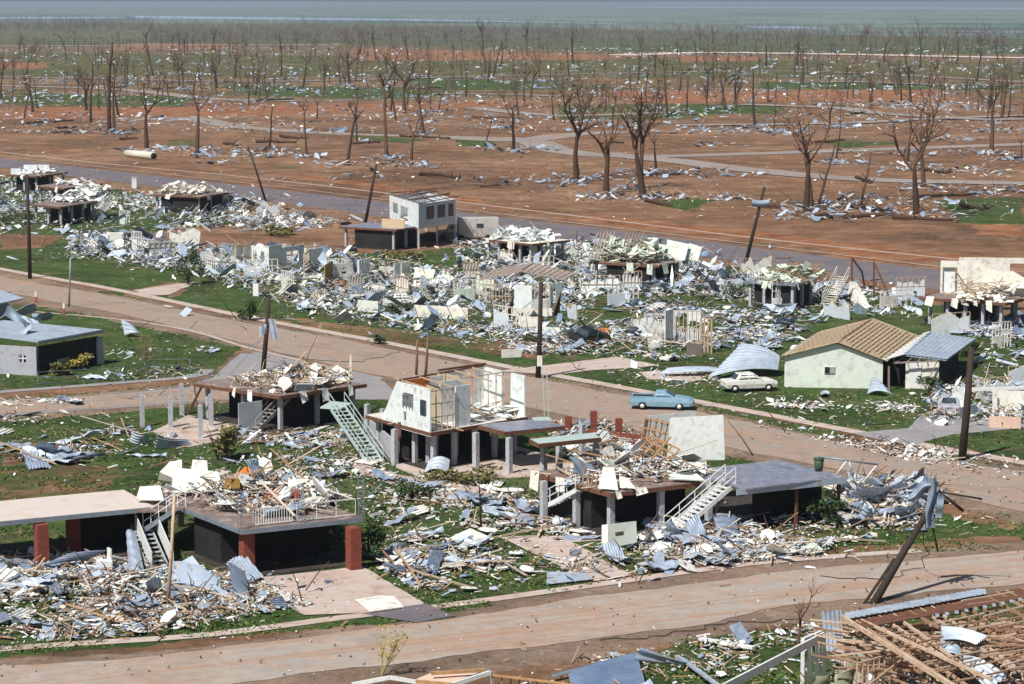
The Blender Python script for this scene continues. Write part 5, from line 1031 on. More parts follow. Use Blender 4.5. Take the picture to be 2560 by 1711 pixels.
e = empty('ruined_frame_house', P(1205, 782)); tag(e, 'white stud-walled shell with bare rafters behind the transformer pole', 'ruin')
rw(e, 1286, 776, 1330, 778, 2.5, whitewall); rw(e, 1330, 778, 1372, 776, 1.1, whitewall); rw(e, 1372, 770, 1405, 766, 2.4, whitewall, [(.3, .5, .2, .8)]); rw(e, 1262, 790, 1380, 792, .8, creamwall, nm='low_wall')
mb = MB(); studwall(mb, P(1208, 770), P(1280, 772), 0, 2.4, 9); studwall(mb, P(1280, 772), P(1375, 770), 0, 2.45, 10); mb.build('stud_frame', mat('pale_studs', [(.55, .52, .48), (.45, .3, .2), (.66, .64, .62)], .8, 0, 2), e)
mb = MB(); a0, b0, c0_, d0 = P(1200, 762, 0), P(1408, 762, 0), P(1230, 735, 0), P(1440, 745, 0); pk = lambda p, z: Vector((p.x, p.y, z)); m1, m2 = lerp(a0, b0, .5), lerp(c0_, d0, .5)
for k in range(8):
    f = k / 7; l0, r0, t0 = lerp(a0, c0_, f), lerp(b0, d0, f), lerp(m1, m2, f); mb.beam(pk(l0, 2.5), pk(t0, 3.4), .07, .12); mb.beam(pk(t0, 3.4), pk(r0, 2.5), .07, .12)
for k in range(9):
    f = k / 8; mb.beam(pk(lerp(a0, m1, f), 2.55 + .9 * f), pk(lerp(c0_, m2, f), 2.55 + .9 * f), .06, .06)
    mb.beam(pk(lerp(b0, m1, f), 2.55 + .9 * f), pk(lerp(d0, m2, f), 2.55 + .9 * f), .06, .06)
mb.build('bare_rafters', mat('grey_pink_timber', [(.34, .26, .22), (.5, .42, .38)], .8, 0, 3), e)
for a0, b0 in ((1262, 795), (1380, 790)): mb = MB(); p = P(a0, b0); mb.plate([p, P(a0 + 18, b0 - 4), V(a0 + 22, b0 - 60, p.y)], .08); mb.build('brown_door_leaf', redwood, e)
e = empty('ruined_room', P(1662, 872)); tag(e, 'tall pale corner of room with studs standing right of the tilted black car', 'ruin')
rw(e, 1662, 868, 1682, 862, 3.2, whitewall); rw(e, 1682, 860, 1752, 862, 3.0, whitewall, [(.15, .5, .35, .95), (.6, .95, .45, .7)]); rw(e, 1716, 890, 1756, 892, 1.1, mat('brown_grey_panel', [(.12, .1, .09), (.18, .15, .13)], .85)); 
mb = MB(); studwall(mb, P(1686, 864), P(1752, 866), 0, 3.1, 6); studwall(mb, P(1752, 880), P(1778, 884), 0, 3.0, 3, w_=.12); mb.build('stud_frame', studs, e)
e = empty('ruined_room', P(2395, 1010)); tag(e, 'collapsed cream-walled house with white gutter beam at the right edge', 'ruin')
rw(e, 2480, 1040, 2620, 1045, 1.9, creamwall, nm='wall'); mb = MB(); mb.beam(P(2395, 975, 1.6), P(2620, 968, 1.8), .25, .22); mb.beam(P(2396, 1000, 0), P(2396, 968, 1.6), .14, .14); mb.beam(P(2483, 1045), V(2483, 962, P(2483, 1045).y), .12, .12); mb.build('white_gutter', whitemetal, e)
mb = MB(); wall(mb, P(2472, 1070), P(2552, 1073), 0, .85, .08); mb.build('pink_panel', mat('pink_board', [(.62, .42, .32), (.7, .52, .42)], .8, 0, 3), e)
WL = [(470,668,1),(515,690,0),(548,655,1),(610,700,0),(660,660,1),(745,655,1),(822,682,0),(868,742,1),(915,760,0),(948,700,1),(990,745,1),(1050,742,0),(1105,722,1),(1135,755,0),(1160,700,1),(1190,735,1),(1235,818,0),(1420,795,1),(1452,735,1),(1520,768,0),(1580,842,1),(1620,862,0),(705,735,0),(780,760,1),
      (330,625,0),(372,640,1),(420,622,1),(300,560,0),(640,540,1),(330,470,1),(1250,660,1),(1310,690,0),(1390,650,1),(1440,690,0),(1560,735,1),(1800,742,0),(1850,700,1),(1930,772,0),(2060,790,1),(2200,770,0),(2240,742,1),(2330,840,1),(2480,870,0),(2520,985,1),(2440,1010,1),(2560,1000,0)]
for i, (px, py, fr) in enumerate(WL):
    p = P(px, py); a = R.choice((.25, .45, .3, -1.1, -1.0)) + R.uniform(-.25, .25); L_ = R.uniform(1.4, 4.2); q = p + Vector((math.cos(a), math.sin(a), 0)) * L_; H_ = R.uniform(1.5, 2.7); lean = Vector((R.uniform(-.3, .3), R.uniform(-.1, .5), 0))
    n = R.randint(4, 7); hs = [H_ * R.uniform(.55, 1.05) for _ in range(n + 1)]; mb = MB()
    pts = [p, q] + [lerp(p, q, j / n) + Vector((0, 0, hs[j])) + lean * hs[j] / 2.5 for j in range(n, -1, -1)]
    kind_ = R.choice(('white', 'white', 'cream', 'pale green', 'pale blue')); m_ = {'white': whitewall, 'cream': creamwall, 'pale green': mint, 'pale blue': MAT['pale_blue_shade_wall']}[kind_]
    e = empty('house_remnant', p); zn_ = 'in the flattened row' if 440 < px < 1640 and py > 650 else 'among the left rubble' if px < 650 else 'by the right-edge collapsed house' if px > 2400 else 'among the wrecks near the upper road'
    if fr: mb.plate(pts, .07); mb.build('wall_sheet', m_, e); mb = MB(); o_ = Vector((.0, .09, 0)); studwall(mb, p + o_, q + o_, 0, H_ * .95, 5, w_=.06); mb.build('stud_frame', studs, e); lab = '%s broken wall %s standing %s' % ('tall' if H_ > 2.1 else 'low', kind_, zn_)
    else:
        studwall(mb, p, q, 0, H_, 6, w_=.07, rails=3); mb.build('stud_frame', mat('white_studs', [(.6, .58, .54), (.72, .7, .66), (.5, .42, .34)], .8, 0, 2), e); mb = MB(); mm = lerp(p, q, .55); wall(mb, p + Vector((0, -.06, 0)), mm + Vector((0, -.06, 0)), 0, H_ * R.uniform(.4, .8), .04); mb.build('wall_sheet', m_, e); lab = 'half-stripped stud wall with %s sheeting %s' % (kind_, zn_)
    tag(e, lab, 'ruin', lab)
# panels over the wrecked grey car, fallen cables
slabpiece('wall_slab', [P(2385, 1040, .2), P(2425, 1030, .4), V(2412, 968, P(2400, 1030).y), V(2378, 975, P(2385, 1038).y)], .08, whitewall, 'tall white slab leaning on the grey wrecked car', 'wall slab')
slabpiece('wall_slab', [P(2400, 1045, .5), P(2445, 1030, .6), P(2440, 1010, 1.3), P(2398, 1020, 1.3)], .08, tinroof, 'pale blue slab lying right of the grey wrecked car', 'wall slab')
for lab, pts in (('thin dark cable trailing from the leaning pole across the front street', [(2330, 1262, 5), (2300, 1420, .1), (2200, 1450, .05), (2050, 1440, .05)]), ('thin dark cable lying along the front street\'s near verge', [(1500, 1600, .05), (1650, 1590, .05), (1800, 1560, .05), (2000, 1548, .05)]),
    ('thin dark cable lying across the middle road near the wrapped pole', [(660, 925, .1), (760, 900, .05), (900, 905, .05), (1000, 880, .05)]), ('thin dark cable from the transformer pole down to the footpath', [(1352, 715, 5.5), (1420, 905, .1), (1500, 950, .05), (1600, 960, .05)]), ('thin dark cable sagging from the thick right pole to the lawn', [(2428, 880, 6.5), (2340, 1020, .6), (2250, 1060, .05), (2150, 1060, .05)])):
    mb = MB(); q_ = [P(*a) for a in pts]; o_ = []
    for i in range(len(q_) - 1):
        for k in range(6): c = lerp(q_[i], q_[i + 1], k / 6); c = c + Vector((.3 * math.sin(k * 1.9 + i), .3 * math.sin(k * 1.3), -.35 * math.sin(k / 6 * math.pi) if c.z > 1 else 0)); o_.append(c)
    mb.tube(o_ + [q_[-1]], [.022] * (len(o_) + 1), 4); tag(mb.build('fallen_cable', rubber), lab, 'cable')
# row-2 long low walls and panels as single things
for px0, py0, px1, py1, hh_, m_, lab in ((1035, 792, 1170, 800, 1.15, creamwall, 'long low cream wall lying in the flattened row behind the middle road'), (895, 778, 946, 782, 1.1, mintwall, 'pale blue-white low panel left of the long cream wall'), (640, 700, 810, 705, .75, creamwall, 'flat cream wall strip below the louvred wall fragments'), (1296, 820, 1345, 822, 1.1, creamwall, 'upright cream board behind the transformer pole'), (1254, 895, 1303, 893, .7, creamwall, 'rectangular cream board standing by the footpath left of the transformer pole'),
   (633, 740, 647, 741, 1.3, whitemetal, 'narrow white cabinet upright in the rubble left of centre'), (246, 630, 276, 630, 0.1, whitewall, 'white wall strip lying in the left rubble'), (1350, 838, 1400, 842, .8, mintwall, 'pale panel right of the transformer pole')):
    mb = MB(); wall(mb, P(px0, py0), P(px1, py1), 0, hh_, .1); tag(mb.build('low_wall_panel', m_), lab, 'wall panel')
for px, py, sx, sy, sz, m_, lab, cat in ((292, 627, 1.7, .8, 2.2, creamwall, 'tall cream wardrobe with wooden side standing in the left rubble', 'wardrobe'), (265, 620, .8, .7, 1.3, whitemetal, 'grey-fronted appliance standing left of the tall wardrobe', 'appliance'), (236, 628, .9, .7, .9, whitemetal, 'white washing machine lying in the left rubble', 'washing machine'),
   (1508, 845, 1.0, .7, .85, orange, 'orange-fronted cabinet right of the tilted black car', 'cabinet'), (1541, 836, .9, .6, .65, mat('ochre_board', []), 'ochre drawer unit right of the orange cabinet', 'drawers'), (1637, 872, 1.1, .6, .6, creamwall, 'cream and brown box unit below the tall room corner', 'box')):
    p = P(px, py); ee = empty('cabinet', p); tag(ee, lab, cat); mb = MB(); mb.box(p + Vector((0, 0, sz / 2)), sx, sy, sz, (1, .1, 0)); mb.build('body', m_, ee)
    mb = MB()
    for k in (-1, 1): mb.box(p + Vector((k * sx * .24, -sy / 2 - .02, sz / 2)), sx * .44, .03, sz * .9, (1, .1, 0))
    mb.build('door', whitewall if m_ is not orange else orange, ee)
slabpiece('flat_white_board', [P(888, 1500, .12), P(925, 1530, .12), P(1010, 1518, .12), P(985, 1492, .12), P(950, 1490, .12)], .05, creamwall, 'white flat board lying at the foot of the concrete driveway', 'board')
slabpiece('flat_white_board', [P(1115, 1350, .15), P(1180, 1362, .2), P(1235, 1348, .15), P(1175, 1322, .6)], .05, creamwall, 'large pale diamond board lying on the grass before the concrete path', 'board')
slabpiece('flat_white_board', [P(885, 1155, .15), P(930, 1162, .15), P(960, 1152, .15), P(925, 1143, .2)], .05, creamwall, 'pale board lying on grass left of the light green stair', 'board')
# chest freezer and white box in foreground
p = P(262, 1440); ee = empty('chest_freezer', p); tag(ee, 'white chest freezer with its lid standing open in the front yard', 'freezer')
mb = MB(); mb.box(p + Vector((0, 0, .42)), .85, .65, .84, (1, .08, 0)); mb.build('body', whitemetal, ee); mb = MB(); mb.box(p + Vector((.25, .15, 1.15)), .5, .08, .62, (.5, -.85, 0)); mb.build('lid', whitemetal, ee)
p = P(1560, 1362); ee = empty('white_cabinet', p); tag(ee, 'white cabinet lying on its side before the staircase house', 'cabinet')
mb = MB(); a0, b0 = P(1512, 1372, .35), P(1585, 1358, .35); mb.plate([a0, b0, V(1583, 1304, b0.y + .4), V(1512, 1312, a0.y + .4)], .5); mb.build('body', mat('white_cabinet_paint', [(.68, .74, .64), (.74, .78, .7)], .6, 0, 2), ee)
mb = MB(); c = V(1548, 1335, (a0.y + b0.y) / 2 - .12); mb.box(c, .6, .04, .22, b0 - a0); mb.build('scuffed_badge', MAT['brown_grey_panel'], ee)

# ------------------------------------------------------------------ notable big sheets
def bigsheet(label, quad, curl=0, corr=14, m_=tin, fold=0):
    mb = MB(); a0, b0, c0_, d0 = quad
    nr = (b0 - a0).cross(d0 - a0).normalized()
    def fn(u, v):
        p = lerp(lerp(a0, b0, u), lerp(d0, c0_, u), v); return p + nr * (.045 * math.sin(v * corr * math.pi) + curl * 4 * u * (1 - u) + fold * abs(u - .5))
    mb.grid(fn, 16, corr * 4); return tag(mb.build('large_corrugated_sheet', m_), label, 'iron sheet')
bigsheet('long corrugated iron sheet arching over the front yard rubble behind the timber post', (P(425, 1460, .4), P(560, 1505, .1), V(548, 1450, P(548, 1490, .3).y + .3), V(428, 1405, P(425, 1440).y + .3)), .35)
bigsheet('upright dark blue iron sheet standing in the front yard rubble', (P(588, 1517), P(628, 1512), V(612, 1430, P(620, 1500).y + 1), V(570, 1405, P(580, 1505).y + 1)), .05, 8)
bigsheet('small corrugated sheet propped at the right end of the front yard rubble', (P(670, 1518, .1), P(724, 1520, .1), P(705, 1490, .6), P(682, 1495, .5)), .1, 10)
bigsheet('tall crumpled iron sheets leaning against the lower stair', (P(322, 1430, .1), P(362, 1435, .1), V(340, 1335, P(340, 1400).y), V(315, 1330, P(320, 1400).y)), .25, 9)
bigsheet('ribbed blue sheet lying by the kerb before the staircase house path', (P(1366, 1462, .1), P(1478, 1450, .1), P(1462, 1432, .3), P(1368, 1430, .5)), .02, 12)
bigsheet('long low iron sheet lying near the front footpath at left', (P(180, 1555, .2), P(270, 1575, .1), P(262, 1556, .4), P(185, 1545, .5)), .2, 8)
bigsheet('long bent iron sheet lying before the brick-pillared deck', (P(90, 1420, .3), P(225, 1400, .6), P(270, 1375, 1.3), P(170, 1385, .9)), .12, 10)
bigsheet('pale curved iron sheet at the road edge beyond the left lawn', (P(312, 838, .2), P(358, 838, .2), P(350, 832, .5), V(302, 798, P(310, 838).y)), .3, 6, tinroof)
bigsheet('large round-ended iron sheet lying right of the free columns', (P(385, 1120, .1), P(480, 1112, .1), P(468, 1098, .5), P(392, 1090, 1.0)), .15, 8, tinroof)
bigsheet('curled iron sheet lying left of the free columns', (P(325, 1105, .1), P(375, 1108, .1), P(370, 1085, .9), P(330, 1078, .9)), .3, 8, tinroof)
bigsheet('flat pale iron sheet lying on bare ground at left', (P(155, 1152, .1), P(262, 1140, .1), P(264, 1132, .4), P(200, 1135, .4)), .03, 6, tinroof)
bigsheet('crumpled iron sheet standing against the middle post of the white-walled house', (P(1060, 1182, .1), P(1120, 1182, .1), V(1125, 1150, P(1120, 1175).y), V(1072, 1152, P(1070, 1175).y)), .3, 7)
bigsheet('great ribbed iron roof section slumped behind the white car', (P(1770, 945, .2), P(1945, 925, .6), P(1950, 890, 1.4), P(1850, 862, 2.2)), .4, 18, tinroof)
bigsheet('long blue-grey iron sheets piled by the driveway left of the white car', (P(1650, 935, .3), P(1800, 930, .4), P(1790, 918, .6), P(1670, 920, .6)), .1, 10, tinroof)
bigsheet('torn iron sheet standing before the gabled house wall', (P(2168, 985, .1), P(2235, 990, .1), P(2215, 970, .7), V(2178, 945, P(2180, 980).y)), .4, 8, tinroof)
bigsheet('iron sheets slumped under the right-edge elevated house', (P(2380, 812, .2), P(2560, 815, .2), P(2550, 795, .9), P(2390, 798, .9)), .3, 14)
bigsheet('broad blue sheet lying under the mint-panelled elevated house', (P(1880, 765, .2), P(1995, 775, .1), P(1985, 758, .8), P(1880, 755, .8)), .2, 12)
bigsheet('blue-grey sheet at the left foot of the dark-floored house', (P(1455, 712, .2), P(1515, 715, .2), P(1505, 700, .9), P(1465, 700, .9)), .4, 8)
bigsheet('curved iron sheet lying on the near right rubble beyond the leaning pole', (P(2235, 1290, .3), P(2300, 1262, .4), P(2292, 1238, 1.2), P(2240, 1268, 1.0)), .4, 8, tinroof)
bigsheet('fan-shaped iron sheet in the right rubble of the staircase house', (P(2140, 1300, .3), P(2185, 1302, .3), P(2180, 1270, 1.3), P(2165, 1262, 1.4)), .1, 9, tinroof)
bigsheet('long bent iron sheet behind the right rubble heap', (P(2110, 1245, 1), P(2270, 1215, .8), P(2262, 1195, 1.5), P(2150, 1215, 1.7)), .4, 8)
bigsheet('grey iron sheet leaning in front of the staircase house store', (P(1800, 1345, .2), P(1850, 1348, .2), V(1838, 1290, P(1840, 1330).y), V(1780, 1285, P(1800, 1330).y)), .1, 8)

# ------------------------------------------------------------------ poles
def pole(label, bx, by, tx, ty, r_=.17, name='utility_pole', lean_y=0., m_=polemat, arm=False):
    b0 = P(bx, by); t0 = V(tx, ty, b0.y + lean_y); e = empty(name, b0); tag(e, label, 'pole')
    mb = MB(); mb.tube([b0 - Vector((0, 0, .2)), lerp(b0, t0, .5) + Vector((.03, 0, 0)), t0], [r_ * 1.15, r_, r_ * .8], 9); mb.build('shaft', m_, e); return e, b0, t0
pole('dark vertical utility pole on the grass verge at far left', 75, 697, 67, 437, .2)
e, b0, t0 = pole('dark utility pole leaning left beside the upper road', 665, 503, 620, 366, .15)
pole('dark utility pole leaning right behind the flat-floored house', 912, 560, 941, 412, .2)
e, b0, t0 = pole('leaning utility pole with a scrap of iron wrapped near its top', 1864, 655, 1911, 468, .2)
c = lerp(b0, t0, .78); mb = MB(); mb.grid(lambda u, v: c + Vector(((u - .5) * 2.0, -.25 - .3 * math.sin(v * 3), (v - .5) * .8 + .5 * (u - .5) ** 2)), 8, 6); mb.build('wrapped_iron_scrap', tin, e)
e, b0, t0 = pole('utility pole with iron sheet wrapped round its top beside the middle road', 657, 930, 673, 742, .19)
c = V(667, 825, b0.y - .25); mb = MB(); mb.grid(lambda u, v: c + Vector((u * .55 + .3 * v + .1, .1 * math.sin(u * 9), -v * 1.7 + .9)), 8, 10); mb.grid(lambda u, v: c + Vector((-u * .6 - .05, .1 * math.sin(u * 7) + .05, .5 - v * .8 - .3 * u)), 6, 6); mb.build('wrapped_iron_scrap', tinroof, e)
mb = MB()
for px in (500, 560): mb.tube([V(652, 850, b0.y), P(px, 955, .2)], .025, 4)
mb.build('stay_wire', greymetal, e)
e, b0, t0 = pole('utility pole carrying a small white box beside the footpath', 1345, 945, 1353, 706, .2)
mb = MB(); mb.box(V(1349, 903, b0.y - .28), .42, .12, .85); mb.build('meter_box', creamwall, e)
pole('thick dark utility pole at the right by the asphalt driveway', 2405, 1150, 2429, 868, .24)
e, b0, t0 = pole('massive dark pole leaning across the front street', 2178, 1510, 2330, 1262, .19, lean_y=3)
mb = MB(); mb.tube([lerp(b0, t0, .0) + Vector((-.42, 0, -.1)), lerp(b0, t0, .45) + Vector((-.22, 0, 0))], .08, 8); mb.build('brace', polemat, e)
mb = MB(); mb.tube([V(2340, 1222, t0.y), V(2408, 1278, t0.y)], .08, 6); mb.tube([V(2325, 1290, t0.y), V(2345, 1380, t0.y)], .05, 6); mb.tube([V(2350, 1230, t0.y), V(2455, 1248, t0.y)], .05, 6); mb.build('cross_arm', polemat, e)
c = t0; mb = MB()
mb.grid(lambda u, v: V(2315 + 26 * u + 6 * math.sin(v * 6), 1195 + 125 * v, c.y - .4 + .2 * math.sin(u * 8 + v * 3)), 8, 12); mb.grid(lambda u, v: V(2270 + 75 * u, 1228 - 28 * u + 26 * v + 5 * math.sin(u * 9), c.y - .2 + .2 * math.sin(v * 6 + u * 5)), 12, 6); mb.grid(lambda u, v: V(2338 + 16 * u + 8 * (1 - v), 1235 + 60 * v, c.y - .5 + .1 * math.sin(v * 9)), 4, 8); mb.build('wrapped_iron_scrap', tin, e)
pole('slim pale timber post standing before the brick-pillared house', 418, 1530, 436, 1238, .09, 'timber_post', m_=mat('pale_orange_timber', [(.4, .24, .14), (.62, .5, .4)], .8, 0, 3))
pole('rusty pipe standing behind the white-walled house, left of the pair', 1040, 945, 1043, 850, .11, 'rusty_pipe', m_=rust); pole('rusty pipe standing behind the white-walled house, right of the pair', 1063, 946, 1070, 838, .11, 'rusty_pipe', m_=rust)
pole('thin iron pole leaning left behind the standing white wall', 1888, 1140, 1820, 1052, .04, 'thin_pole', m_=rust)
e, b0, t0 = pole('slim blue-grey street light with a short arm over the middle road', 172, 768, 176, 645, .09, 'street_light', m_=greymetal)
mb = MB(); mb.tube([t0, t0 + Vector((.8, 0, .35)), t0 + Vector((1.8, 0, .45))], .06, 6); mb.build('arm', greymetal, e)
mb = MB(); mb.box(t0 + Vector((2.0, 0, .42)), .7, .25, .14); mb.build('lamp_head', greymetal, e)
for px, py in ((90, 757), (160, 787)):
    p = P(px, py); e = empty('hydrant_marker', p); tag(e, 'small red and white post by the road, %s' % ('nearer the left edge' if px == 90 else 'near the street light'), 'marker post'); mb = MB(); mb.box(p + Vector((0, 0, .3)), .25, .25, .6); mb.build('red_base', redboard, e); mb = MB(); mb.box(p + Vector((0, 0, .85)), .2, .2, .5); mb.build('white_cap', whitemetal, e)
p = P(320, 388); e = empty('concrete_pipe', p); tag(e, 'pale concrete drain pipe lying in the red field at left', 'pipe')
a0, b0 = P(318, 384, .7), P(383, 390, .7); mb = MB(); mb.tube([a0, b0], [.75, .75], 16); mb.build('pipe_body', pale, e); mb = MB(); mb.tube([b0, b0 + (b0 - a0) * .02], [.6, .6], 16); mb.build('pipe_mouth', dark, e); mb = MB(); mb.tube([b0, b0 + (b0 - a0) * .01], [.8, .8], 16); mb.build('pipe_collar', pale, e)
# chain-link style fence by the left lawn
e = empty('wire_fence', P(93, 975)); tag(e, 'low grey wire fence round the lawn of the block house', 'fence')
fp = [P(95, 962), P(300, 950), P(385, 930), P(475, 928)]
for q in fp: mb = MB(); mb.beam(q, q + Vector((0, 0, 1.0)), .06, .06); mb.build('fence_post', greymetal, e)
mb = MB()
for q, s_ in zip(fp[:-1], fp[1:]):
    for z_ in (.1, .55, 1.0): mb.beam(q + Vector((0, 0, z_)), s_ + Vector((0, 0, z_)), .03, .03)
mb.build('fence_rail', greymetal, e)

# ------------------------------------------------------------------ vehicles
def loft(mb, secs, mi=0):
    """secs: list of (x, half width bottom, half width top, z0, z1)"""
    vs = []
    for x, wb, wt, z0, z1 in secs:
        zm = (z0 + z1) / 2; vs += [(x, -wb * .94, z0), (x, -wb, zm), (x, -wt, z1 - .04), (x, -wt * .9, z1), (x, wt * .9, z1), (x, wt, z1 - .04), (x, wb, zm), (x, wb * .94, z0)]
    n = len(secs); fs = [(i * 8 + k, i * 8 + (k + 1) % 8, (i + 1) * 8 + (k + 1) % 8, (i + 1) * 8 + k) for i in range(n - 1) for k in range(8)]
    fs = [f[::-1] for f in fs] + [tuple(range(8)), tuple((n - 1) * 8 + 7 - k for k in range(8))]; mb.add(vs, fs, mi, False)
def vehicle(name, label, cat, loc, rz, paint, kind, tilt=None):
    e = empty(name, loc, rz); tag(e, label, cat)
    if tilt: e.rotation_euler = (tilt, 0, rz)
    def part(nm, m_, fn):
        mb = MB(); fn(mb); me_ = mb.mesh(nm, m_); return link(bpy.data.objects.new(nm, me_), e)
    L_ = 2.3
    if kind == 'ute':
        part('body', paint, lambda m: (loft(m, [(-2.35, .7, .72, .42, .85), (-2.25, .84, .82, .32, .92), (-.55, .88, .86, .28, .93), (.75, .9, .86, .28, .95), (1.1, .9, .86, .28, .98), (2.1, .86, .8, .32, .84), (2.33, .76, .7, .38, .7)])))
        part('tray_well', dark, lambda m: m.box((-1.45, 0, .935), 1.5, 1.3, .03))
        for s_ in (-1, 1): part('tray_side', paint, lambda m: m.box((-1.45, s_ * .76, .97), 1.75, .1, .09))
        part('cabin', paint, lambda m: loft(m, [(-.6, .74, .7, .92, .98), (-.45, .76, .6, .92, 1.36), (.25, .76, .6, .92, 1.38), (.95, .76, .7, .92, 1.0)]))
        wins = [((-.1, 0, 1.16), (.72, .32))]
        part('windscreen', glass, lambda m: m.plate([(.93, -.58, 1.03), (.93, .58, 1.03), (.34, .5, 1.36), (.34, -.5, 1.36)], .03)); part('rear_window', glass, lambda m: m.plate([(-.62, -.55, 1.0), (-.62, .55, 1.0), (-.49, .48, 1.3), (-.49, -.48, 1.3)], .03))
        for s_ in (-1, 1): part('side_window', glass, lambda m: m.plate([(-.38, s_ * .735, 1.0), (.78, s_ * .735, 1.02), (.25, s_ * .635, 1.3), (-.34, s_ * .635, 1.3)], .03))
    else:
        part('body', paint, lambda m: loft(m, [(-2.15, .68, .66, .45, .85), (-2.05, .8, .76, .34, .92), (-.9, .84, .8, .3, .96), (.8, .84, .8, .3, .97), (1.7, .82, .74, .32, .92), (2.1, .76, .66, .36, .78)]))
        part('cabin', paint, lambda m: loft(m, [(-1.3, .72, .66, .93, .98), (-.95, .74, .58, .93, 1.4), (.2, .74, .58, .93, 1.44), (.85, .74, .66, .93, 1.0)]))
        part('windscreen', glass, lambda m: m.plate([(.84, -.56, 1.03), (.84, .56, 1.03), (.3, .48, 1.4), (.3, -.48, 1.4)], .03)); part('rear_window', glass, lambda m: m.plate([(-1.33, -.54, 1.02), (-1.33, .54, 1.02), (-1.02, .46, 1.36), (-1.02, -.46, 1.36)], .03))
        for s_ in (-1, 1):
            for x0, x1 in ((-1.05, -.3), (-.2, .62)): part('side_window', glass, lambda m: m.plate([(x0, s_ * .725, 1.02), (x1, s_ * .725, 1.02), (min(x1, .28), s_ * .625, 1.34), (max(x0, -.88), s_ * .625, 1.34)], .03))
    for x in (-1.4, 1.35):
        for s_ in (-1, 1):
            w_ = part('wheel', rubber, lambda m: m.tube([(x, s_ * .6, .31), (x, s_ * .87, .31)], [.31, .31], 18))
            mb = MB(); mb.tube([(x, s_ * .82, .31), (x, s_ * .885, .31)], [.17, .15], 12); link(bpy.data.objects.new('hub_cap', mb.mesh('hub_cap', whitemetal)), w_)
    for x, nm in ((2.34 if kind == 'ute' else 2.12, 'front_bumper'), (-2.38 if kind == 'ute' else -2.18, 'rear_bumper')): part(nm, greymetal, lambda m: m.box((x, 0, .45), .08, 1.5, .12))
    for s_ in (-1, 1):
        part('headlight', whitemetal, lambda m: m.tube([(2.28 if kind == 'ute' else 2.08, s_ * .56, .64), (2.36 if kind == 'ute' else 2.14, s_ * .56, .64)], [.09, .09], 10)); part('tail_light', redboard, lambda m: m.box((-2.36 if kind == 'ute' else -2.16, s_ * .58, .7), .05, .16, .12))
    return e
vehicle('pickup_car', 'light blue utility car with an open tray parked on the middle road', 'utility car', P(1655, 1022), rad(-8), bluepaint, 'ute')
vehicle('parked_car', 'white sedan parked on the grass left of the gabled house', 'car', P(1872, 977), rad(14), whitepaint, 'sedan')
vehicle('wrecked_car', 'black wrecked car tilted in the rubble beside the orange cabinet', 'car', P(1470, 866) + Vector((0, 0, .25)), rad(48), blackpaint, 'sedan', tilt=rad(14))
vehicle('wrecked_car', 'grey wrecked car under broken panels near the right edge', 'car', P(2372, 1035), rad(80), mat('grey_car_paint', [(.36, .38, .42), (.42, .44, .48)], .4), 'sedan')
vehicle('buried_car', 'pale car buried in rubble in the flattened row left of the long cream wall', 'car', P(1010, 770), rad(10), whitepaint, 'sedan')
vehicle('parked_car', 'white car standing right of the caravan near the upper road', 'car', P(1240, 598), rad(5), whitepaint, 'sedan')
c = P(1155, 600); e = empty('caravan', c, rad(6)); tag(e, 'cream box-bodied caravan truck parked beside the house with white room', 'caravan')
def lp(nm, m_, fn): mb = MB(); fn(mb); return link(bpy.data.objects.new(nm, mb.mesh(nm, m_)), e)
lp('caravan_body', creampaint, lambda m: loft(m, [(-.6, 1.0, .9, .6, 2.6), (-.4, 1.15, 1.05, .5, 2.85), (4.6, 1.15, 1.05, .5, 2.85), (4.8, 1.0, .9, .6, 2.6)]))
lp('window', glass, lambda m: m.box((2.2, -1.16, 1.9), .9, .06, .5)); lp('rear_panel', dark, lambda m: m.box((4.78, 0, 1.7), .08, 1.6, 1.3))
lp('cab', creampaint, lambda m: (loft(m, [(-3.2, .8, .8, .5, 1.1), (-3.0, .95, .9, .5, 1.25), (-2.0, .95, .9, .5, 1.3), (-1.6, .95, .85, .5, 2.0), (-.8, .95, .85, .5, 2.05)])))
lp('cab_window', glass, lambda m: m.box((-1.2, -.93, 1.7), .6, .06, .45)); lp('bonnet', creampaint, lambda m: loft(m, [(-.2, .9, .85, .4, 1.0), (2.2, .9, .85, .4, 1.05)]))
for x in (-2.5, -.2, 3.2):
    for s_ in (-1, 1): lp('wheel', rubber, lambda m: m.tube([(x, s_ * .75, .38), (x, s_ * 1.1, .38)], [.38, .38], 16))

# ------------------------------------------------------------------ bottom-right ruin
e = empty('roof_frame_ruin', P(2350, 1640)); tag(e, 'near house shell with collapsed brown roof battens at the bottom right', 'house')
z0_ = 3.3; r0, r1 = P(2125, 1548, z0_), P(2640, 1455, z0_); dn = (P(2420, 1760, 2.2) - P(2125, 1548, z0_)); dn = Vector((3.4, -7.0, -.9))
mb = MB()
for k in range(17):
    a0 = r0 + (r1 - r0) * (k / 16 + R.uniform(-.01, .01)); mb.beam(a0, a0 + dn * R.choice((1, 1, .8, .6)) + Vector((R.uniform(-.6, .6), 0, R.uniform(-.7, .1))), .07, .14)
for k in range(1, 20):
    f = k / 19
    for j in range(4):
        if R.random() < .8: mb.beam(r0 + (r1 - r0) * (j / 4) + dn * (f + R.uniform(-.012, .012)) + Vector((0, 0, .1 - R.random() * .25)), r0 + (r1 - r0) * ((j + R.uniform(.8, 1.15)) / 4) + dn * (f + R.uniform(-.02, .02)) + Vector((0, 0, .1 - R.random() * .3)), .07, .06)
mb.build('roof_battens', mat('brown_batten', [(.24, .13, .075), (.4, .26, .17), (.56, .44, .34)], .8, 0, 3, island=True), e)
